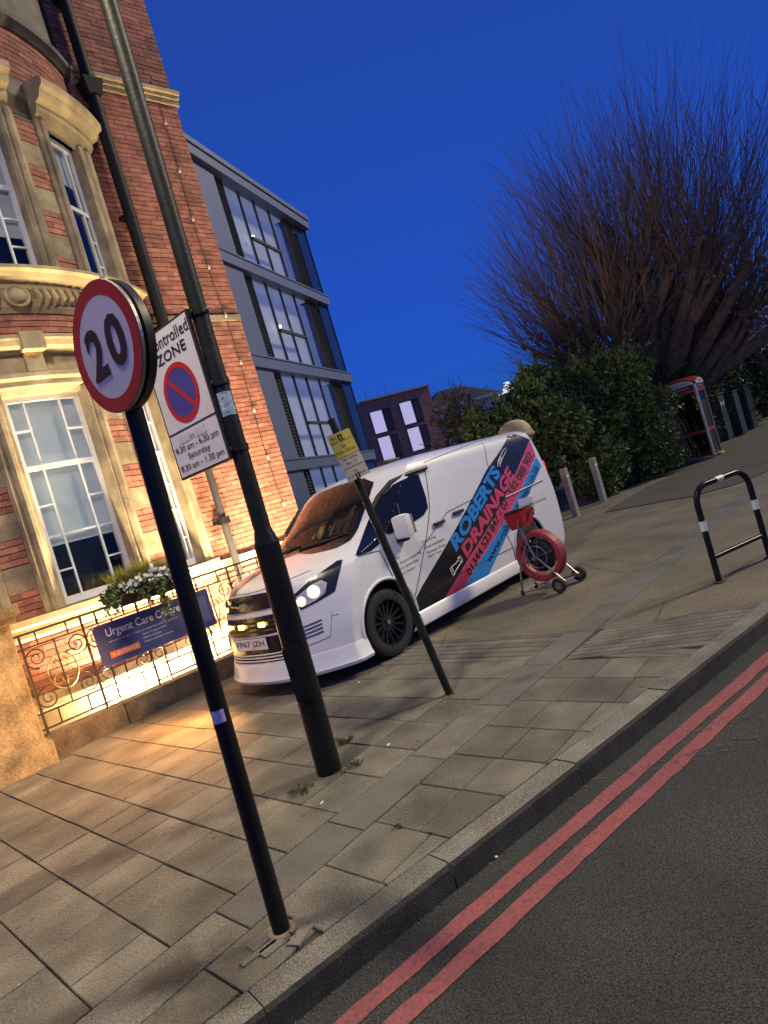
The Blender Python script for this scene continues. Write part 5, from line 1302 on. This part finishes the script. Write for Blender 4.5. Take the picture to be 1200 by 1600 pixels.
cbx = MB(); cbx.prism([(-.12, .30, .78), (.08, .30, .78), (.08, .48, .76), (-.12, .48, .76)], [(-.18, .26, .97), (.10, .26, .97), (.10, .50, .95), (-.18, .50, .95)]); cbx.build('control_box', 'red_box', reel)
MB().bevbox((-.04, .38, .98), (.25, .23, .035), .01, Matrix.Rotation(R(-7), 3, 'X')).build('box_lid', 'sign_black', reel)
put_text('lettering', '7', lambda u, v: Vector((-.05 + .06 * u, .295 - .04 * (.25 + .6 * v), .82 + .11 * v)), 'decal_text', reel, .01)
MB().bevbox((.13, .36, .97), (.012, .2, .22), .004, Matrix.Rotation(R(10), 3, 'Y')).build('paper_pad', 'paper', reel)

# ------------------------------------------------------------------ signs on the pavement
def post_at(px): p = gnd(*px); return Vector((p.x, p.y, 0))
SN = -AD                                            # signs face along the pavement, towards the left of the photo
SA = math.atan2(SN.y, SN.x)
def ring_disc(b, r0, r1, z, seg=64):
    V = [(r * math.cos(2 * PI * k / seg), r * math.sin(2 * PI * k / seg), z) for k in range(seg) for r in (r0, r1)]
    return b.add(V, [(2 * k, 2 * k + 1, 2 * ((k + 1) % seg) + 1, 2 * ((k + 1) % seg)) for k in range(seg)])
p20 = post_at((441, 1456))
s20 = thing('speed_limit_sign', 'round red ringed 20 speed limit sign on a slim black pole', 'road sign', p20, 0)
topp = at_y(203, 620, p20.y + .03) - p20
MB().tube([(0, 0, -.02), topp * .5, topp], .0375, 20).build('pole', 'black_paint', s20, smooth=True)
# disc plane through the pole top
sc = on_plane(166, 543, p20 + topp + SN * .075, SN) - p20
to = on_plane(165, 437, p20 + topp + SN * .075, SN) - p20; bo = on_plane(196, 650, p20 + topp + SN * .075, SN) - p20
RD = (to - bo).length / 2
fm = Matrix.Translation(sc) @ Matrix.Rotation(SA + R(90), 4, 'Z') @ Matrix.Rotation(R(90), 4, 'X')      # disc: local x right, y up, z towards viewer
xr = Vector((0, 0, 1)).cross(SN.normalized()).normalized(); up2 = SN.normalized().cross(xr).normalized()
fm = Matrix.Translation(sc) @ Matrix((xr, up2, SN.normalized())).transposed().to_4x4()
def disc(b, r, z, seg=64): return b.add([fm @ Vector((r * math.cos(2 * PI * k / seg), r * math.sin(2 * PI * k / seg), z)) for k in range(seg)], [tuple(range(seg))])
MB().lathe([(.001, -.07), (RD - .02, -.07), (RD, -.06), (RD, -.028), (RD - .012, -.024), (.001, -.024)], 64, fm).build('backing_box', 'sign_black', s20, smooth=True)
MB().lathe([(.001, -.012), (RD, -.012), (RD, .0), (RD - .002, .002)], 64, fm).build('plate', 'dull_steel', s20)
b = MB(); V = [fm @ Vector((r * math.cos(2 * PI * k / 64), r * math.sin(2 * PI * k / 64), .0025)) for k in range(64) for r in (RD * .77, RD - .004)]
b.add(V, [(2 * k, 2 * k + 1, 2 * ((k + 1) % 64) + 1, 2 * ((k + 1) % 64)) for k in range(64)]).build('red_ring', 'sign_red', s20)
disc(MB(), RD * .772, .0022).build('white_field', 'sign_white', s20)
MB().tube([fm @ Vector((0, 0, -.026)), fm @ Vector((0, 0, -.012))], .05, 10).build('bracket', 'sign_black', s20)
hh = RD * .80
def dn(x0, x1): return lambda u, v: fm @ Vector((x0 + (x1 - x0) * u, -hh / 2 + hh * v, .0042))
put_text('numeral', '2', dn(-.56 * RD, -.06 * RD), 'sign_black', s20, .035); put_text('numeral', '0', dn(.07 * RD, .60 * RD), 'sign_black', s20, .035)
zz = .93; q = topp * (zz / topp.z)
bs = MB(); bs.add([topp * ((zz + dz) / topp.z) + Vector((.0386 * math.sin(a), -.0386 * math.cos(a), 0)) for a in np.linspace(-.9, .75, 9) for dz in (-.026, .026)], [(2 * k, 2 * k + 2, 2 * k + 3, 2 * k + 1) for k in range(8)]); bs.build('sticker', 'sticker_lilac', s20, smooth=True)
# mortar repair round the foot of the pole
MB().lathe([(.0, .012), (.055, .012), (.06, .004), (.06, -.01)], 14, Matrix.Identity(4)).build('mortar_collar', 'stone', s20)

pl_ = post_at((515, 1205))
lp = thing('lamp_post', 'thick dark green street lamp column with tapered base, bearing parking sign', 'lamp post', pl_, 0)
tp1 = at_y(150, -60, pl_.y) - pl_; tp1 = tp1 * (7.0 / tp1.z)
sh = at_y(417, 850, pl_.y) - pl_
MB().tube([(0, 0, -.02), sh * .5, sh], .082, 24).build('base_column', 'black_paint', lp, smooth=True)
MB().tube([sh, sh + (tp1 - sh).normalized() * .10], [.082, .055], 24).build('shoulder', 'black_paint', lp, smooth=True)
MB().tube([sh + (tp1 - sh).normalized() * .10, tp1], [.055, .052], 24).build('shaft', 'post_green', lp, smooth=True)
MB().bevbox(sh * .45 + Vector((-.02, -.075, 0)), (.10, .03, .34), .006).build('access_door', 'black_paint', lp)
MB().tube([tp1, tp1 + Vector((-.15, -.3, .35)), tp1 + Vector((-.75, -1.3, .5))], .03, 10).build('arm', 'post_green', lp, smooth=True)
MB().bevbox(tp1 + Vector((-.87, -1.5, .5)), (.5, .2, .1), .03, Matrix.Rotation(R(60), 3, 'Z')).build('lantern', 'dull_steel', lp)
shaft_at = lambda z: sh + (tp1 - sh) * ((z - sh.z) / (tp1.z - sh.z))
st_ = shaft_at(2.42); MB().add([shaft_at(2.42 + dz) + Vector((.0565 * math.sin(a), -.0565 * math.cos(a), 0)) for a in np.linspace(-.6, 1.2, 9) for dz in (-.075, .075)], [(2 * k, 2 * k + 2, 2 * k + 3, 2 * k + 1) for k in range(8)]).build('sticker', 'sticker', lp, smooth=True)
put_text('lettering', 'OLZ', lambda u, v: st_ + Vector((.0585 * math.sin(-.3 + .6 * v), -.0585 * math.cos(-.3 + .6 * v), .055 - .11 * u)), 'decal_white', lp, .02)
lamp('street_light', 'AREA', tp1 + Vector((-.87, -1.5, .44)), tp1 + Vector((-.3, .3, -7)), 360, (1, .84, .58), lp, .45)
# parking zone sign: plane through the column, facing the same way
zone = thing('parking_zone_sign', 'rectangular Controlled ZONE parking sign with blue no waiting roundel on the lamp post', 'parking sign', pl_, 0)
pz = pl_ + shaft_at(2.5) + SN * .085
trc = on_plane(291, 481, pz, SN) - pl_; brc = on_plane(360, 718, pz, SN) - pl_; blc = on_plane(286, 757, pz, SN) - pl_
xr2 = Vector((0, 0, 1)).cross(SN.normalized()).normalized(); up3 = Vector((0, 0, 1))
sh_ = trc.z - brc.z; cy_ = (trc.z + brc.z) / 2; rx = ((trc + brc) / 2).dot(xr2); lx = blc.dot(xr2); SWd = rx - lx
zc = SN.normalized() * pz.dot(SN.normalized()) * 0
cen = (trc + brc) / 2 - xr2 * (SWd / 2); cen.z = cy_
zm = Matrix.Translation(cen) @ Matrix((xr2, up3, SN.normalized())).transposed().to_4x4()
SHt = sh_
def zbox(x, y, w, h, z, t, bv=.002): return MB().bevbox((0, 0, 0), (w, h, t), bv), zm @ Matrix.Translation((x, y, z))
def zplate(name, x, y, w, h, z, mat): return MB().add([zm @ Vector((x + sx * w / 2, y + sy * h / 2, z)) for sx, sy in ((-1, -1), (1, -1), (1, 1), (-1, 1))], [(0, 1, 2, 3)]).build(name, mat, zone)
bb = MB(); bb.prism([zm @ Vector((sx * SWd / 2, sy * SHt / 2, -.022)) for sx, sy in ((-1, -1), (1, -1), (1, 1), (-1, 1))], [zm @ Vector((sx * SWd / 2, sy * SHt / 2, 0)) for sx, sy in ((-1, -1), (1, -1), (1, 1), (-1, 1))]); bb.build('frame', 'sign_brown', zone)
zplate('face', 0, 0, SWd - .035, SHt - .03, .002, 'sign_white')
ydiv = -SHt * .185
zplate('divider', 0, ydiv, SWd - .02, .010, .004, 'sign_black')
zf = lambda x0, x1, y0, y1: (lambda u, v: zm @ Vector((x0 + (x1 - x0) * u, y0 + (y1 - y0) * v, .0045)))
put_text('lettering', 'Controlled', zf(-SWd * .37, SWd * .46, SHt * .375, SHt * .455), 'sign_black', zone, .008)
put_text('lettering', 'ZONE', zf(-SWd * .27, SWd * .33, SHt * .275, SHt * .345), 'sign_black', zone, .012)
RR = SWd * .33; ryc = SHt * .045
def zdisc(r0, r1, z, mat, name, ye=1.0):
    V = [zm @ Vector((r * math.cos(2 * PI * k / 48), ryc + r * math.sin(2 * PI * k / 48) * ye, z)) for k in range(48) for r in (r0, r1)]; MB().add(V, [(2 * k, 2 * k + 1, 2 * ((k + 1) % 48) + 1, 2 * ((k + 1) % 48)) for k in range(48)]).build(name, mat, zone)
zdisc(.001, RR * .86, .0035, 'sign_blue', 'blue_roundel'); zdisc(RR * .82, RR, .0045, 'sign_red', 'red_ring')
a = R(135); d1 = Vector((math.cos(a), math.sin(a), 0)); d2 = Vector((-d1.y, d1.x, 0))
MB().add([zm @ (Vector((0, ryc, .005)) + d1 * sx * RR * .9 + d2 * sy * RR * .085) for sx, sy in ((-1, -1), (1, -1), (1, 1), (-1, 1))], [(0, 1, 2, 3)]).build('red_bar', 'sign_red', zone)
tag(put_text('lettering', 'in', zf(-.05, .0, -SHt * .265, -SHt * .225), 'sign_black', zone), kind='stuff')
for x, w in ((-.12, .12), (.08, .13)): zplate('patch_sticker', x, -SHt * .242, w, .05, .0042, 'paper')
put_text('lettering', '8.30 am - 6.30 pm', zf(-SWd * .43, SWd * .43, -SHt * .335, -SHt * .28), 'sign_black', zone, .008)
put_text('lettering', 'Saturday', zf(-SWd * .22, SWd * .22, -SHt * .395, -SHt * .345), 'sign_black', zone, .008)
put_text('lettering', '8.30 am - 1.30 pm', zf(-SWd * .43, SWd * .43, -SHt * .465, -SHt * .41), 'sign_black', zone, .008)
for z in (cy_ + SHt * .47, cy_ - SHt * .0, cy_ - SHt * .44):
    c_ = shaft_at(z); MB().tube([c_ - Vector((0, 0, .02)), c_ + Vector((0, 0, .02))], .062, 20).build('clamp_band', 'post_green', zone, smooth=True); MB().tube([c_, c_ + SN * .075], .02, 8).build('clip', 'post_green', zone)
MB().tube([shaft_at(cy_ + SHt * .47) + Vector((-.08, -.03, 0)), shaft_at(cy_ + SHt * .47) + Vector((.08, -.03, 0))], .008, 6).build('clamp_bolt', 'steel', zone)

# leaning plate pole with yellow and white times plate
py = post_at((703, 1084))
ty = thing('parking_times_sign', 'leaning slim pole with small yellow and white loading times plate', 'parking sign', py, 0)
ptop = at_y(517, 655, py.y - .02) - py
MB().tube([(0, 0, -.03), ptop * .5, ptop], .030, 16).build('pole', 'post_green', ty, smooth=True)
Yp = py.y - .075
c4 = [at_y(x, y, Yp + dy) - py for x, y, dy in ((545, 755, .03), (578, 738, -.03), (545, 668, -.03), (510, 683, .03))]
qf = quad_fn(*c4); nrm = (c4[1] - c4[0]).cross(c4[3] - c4[0]).normalized()
if nrm.y > 0: nrm = -nrm
MB().prism([p - nrm * .004 for p in c4], [p for p in c4]).build('plate', 'dull_steel', ty)
def yq(u0, u1, v0, v1, o): return lambda u, v: qf(u0 + (u1 - u0) * u, v0 + (v1 - v0) * v) + nrm * o
for v0, v1, mt, nm in ((.50, 1.0, 'sign_yellow', 'yellow_half'), (0, .492, 'sign_cream', 'white_half')):
    f_ = yq(0.01, .99, v0 + .004, v1 - .004, .0015); MB().add([f_(0, 0), f_(1, 0), f_(1, 1), f_(0, 1)], [(0, 1, 2, 3)]).build(nm, mt, ty)
for t_, u0, u1, v0, v1 in (('Mon - Fri', .12, .6, .88, .95), ('8 am - 6.30 pm', .08, .92, .78, .85), ('Sat', .4, .6, .68, .75), ('8 am-1.30 pm', .08, .92, .56, .64), ('No loading', .2, .85, .41, .475), ('Mon - Fri', .27, .75, .32, .38), ('8 am-6.30 pm', .1, .92, .23, .29), ('Sat', .42, .6, .145, .2), ('8 am-1.30 pm', .1, .92, .05, .11)):
    put_text('lettering', t_, yq(u0, u1, v0, v1, .003), 'sign_black', ty, .0)
for v in (.90, .06):
    f_ = yq(.42, .6, v - .06, v + .06, .004); MB().prism([f_(0, 0), f_(.35, 0), f_(.35, 1), f_(0, 1)], [p + nrm * .003 for p in (f_(0, 0), f_(.35, 0), f_(.35, 1), f_(0, 1))]).build('strap', 'sign_brown', ty); MB().prism([f_(.65, 0), f_(1, 0), f_(1, 1), f_(.65, 1)], [p + nrm * .003 for p in (f_(.65, 0), f_(1, 0), f_(1, 1), f_(.65, 1))]).build('strap', 'sign_brown', ty)
    MB().tube([qf(.5, v) - nrm * .003, ptop * ((qf(.5, v).z) / ptop.z)], .012, 6).build('clip', 'sign_brown', ty)
# ------------------------------------------------------------------ weeds, litter, smears
def weed(px, n, r_, h, label):
    p = gnd(*px); t_ = thing('weed_tuft', label, 'weeds', (p.x, p.y, 0), 0, 'weeds in the paving joints'); b = MB()
    for i in range(n):
        a = random.uniform(0, 2 * PI); q = Vector((math.cos(a), math.sin(a), 0)) * random.random() * r_; d = Vector((math.cos(a) * .5 + random.gauss(0, .4), math.sin(a) * .5 + random.gauss(0, .4), 1)).normalized(); L_ = h * random.uniform(.2, 1.0) ** 1.3
        s = d.orthogonal().normalized() * .0022; b.add([q - s, q + s, q + d * L_ * .6 + s, q + d * L_ + Vector((d.x, d.y, -.2)) * .02], [(0, 1, 2, 3)])
        if i % 2: leaf_at(b, q + d * L_ * random.uniform(.2, .9), random.uniform(.008, .02), .010, rv())
    b.build('blades', 'weed', t_)
weed((541, 1160), 90, .05, .075, 'tall weed tuft right of the lamp post, farther one'); weed((556, 1195), 70, .05, .05, 'weed tuft right of the lamp post, nearer one')
weed((470, 1238), 90, .07, .05, 'spreading weed tuft left below the lamp post'); weed((705, 1086), 40, .05, .025, 'small weeds at the foot of the leaning pole'); weed((622, 1292), 30, .025, .02, 'tiny green sprout in the paving joint near the kerb')
weed((535, 1205), 30, .05, .02, 'moss sprouting at the foot of the lamp post'); weed((450, 1462), 40, .04, .02, 'moss at the foot of the speed limit pole')
def scrap(px, l, w, label, z=0.0, mat='litter'):
    p = gnd(*px, z); t_ = tag(MB().bevbox((0, 0, .004), (l, w, .006), .0015, Matrix.Rotation(random.uniform(0, 3), 3, 'Z')).build('litter_scrap', mat), label, 'litter', 'scraps of litter'); t_.location = (p.x, p.y, z + .002)
scrap((607, 1165), .03, .015, 'white paper scrap on the channel near the lamp post'); scrap((503, 1256), .035, .012, 'pale scrap on a slab below the lamp post'); scrap((561, 1067), .02, .02, 'white dot of litter near the van bumper')
scrap((877, 1236), .03, .012, 'cigarette end on the road by the kerb', ROAD_Z); scrap((774, 1340), .03, .012, 'cigarette end on the road near the kerb joint', ROAD_Z); scrap((640, 1430), .02, .015, 'small white scrap in the gutter', ROAD_Z)
# broken pale bedding stones round the speed limit pole
for i, (x, y, l, w) in enumerate(((412, 1468, .13, .07), (425, 1482, .10, .06), (405, 1490, .16, .035), (458, 1448, .14, .08), (470, 1462, .12, .06))):
    p = gnd(x, y); o = MB().bevbox((0, 0, .001), (l, w, .012), .003, Matrix.Rotation(math.atan2(AD.y, AD.x) + random.uniform(-.3, .3), 3, 'Z')).build('bedding_stone', 'stone_grey' if i > 2 else 'granite', bed); o.location = (p.x, p.y, .001)
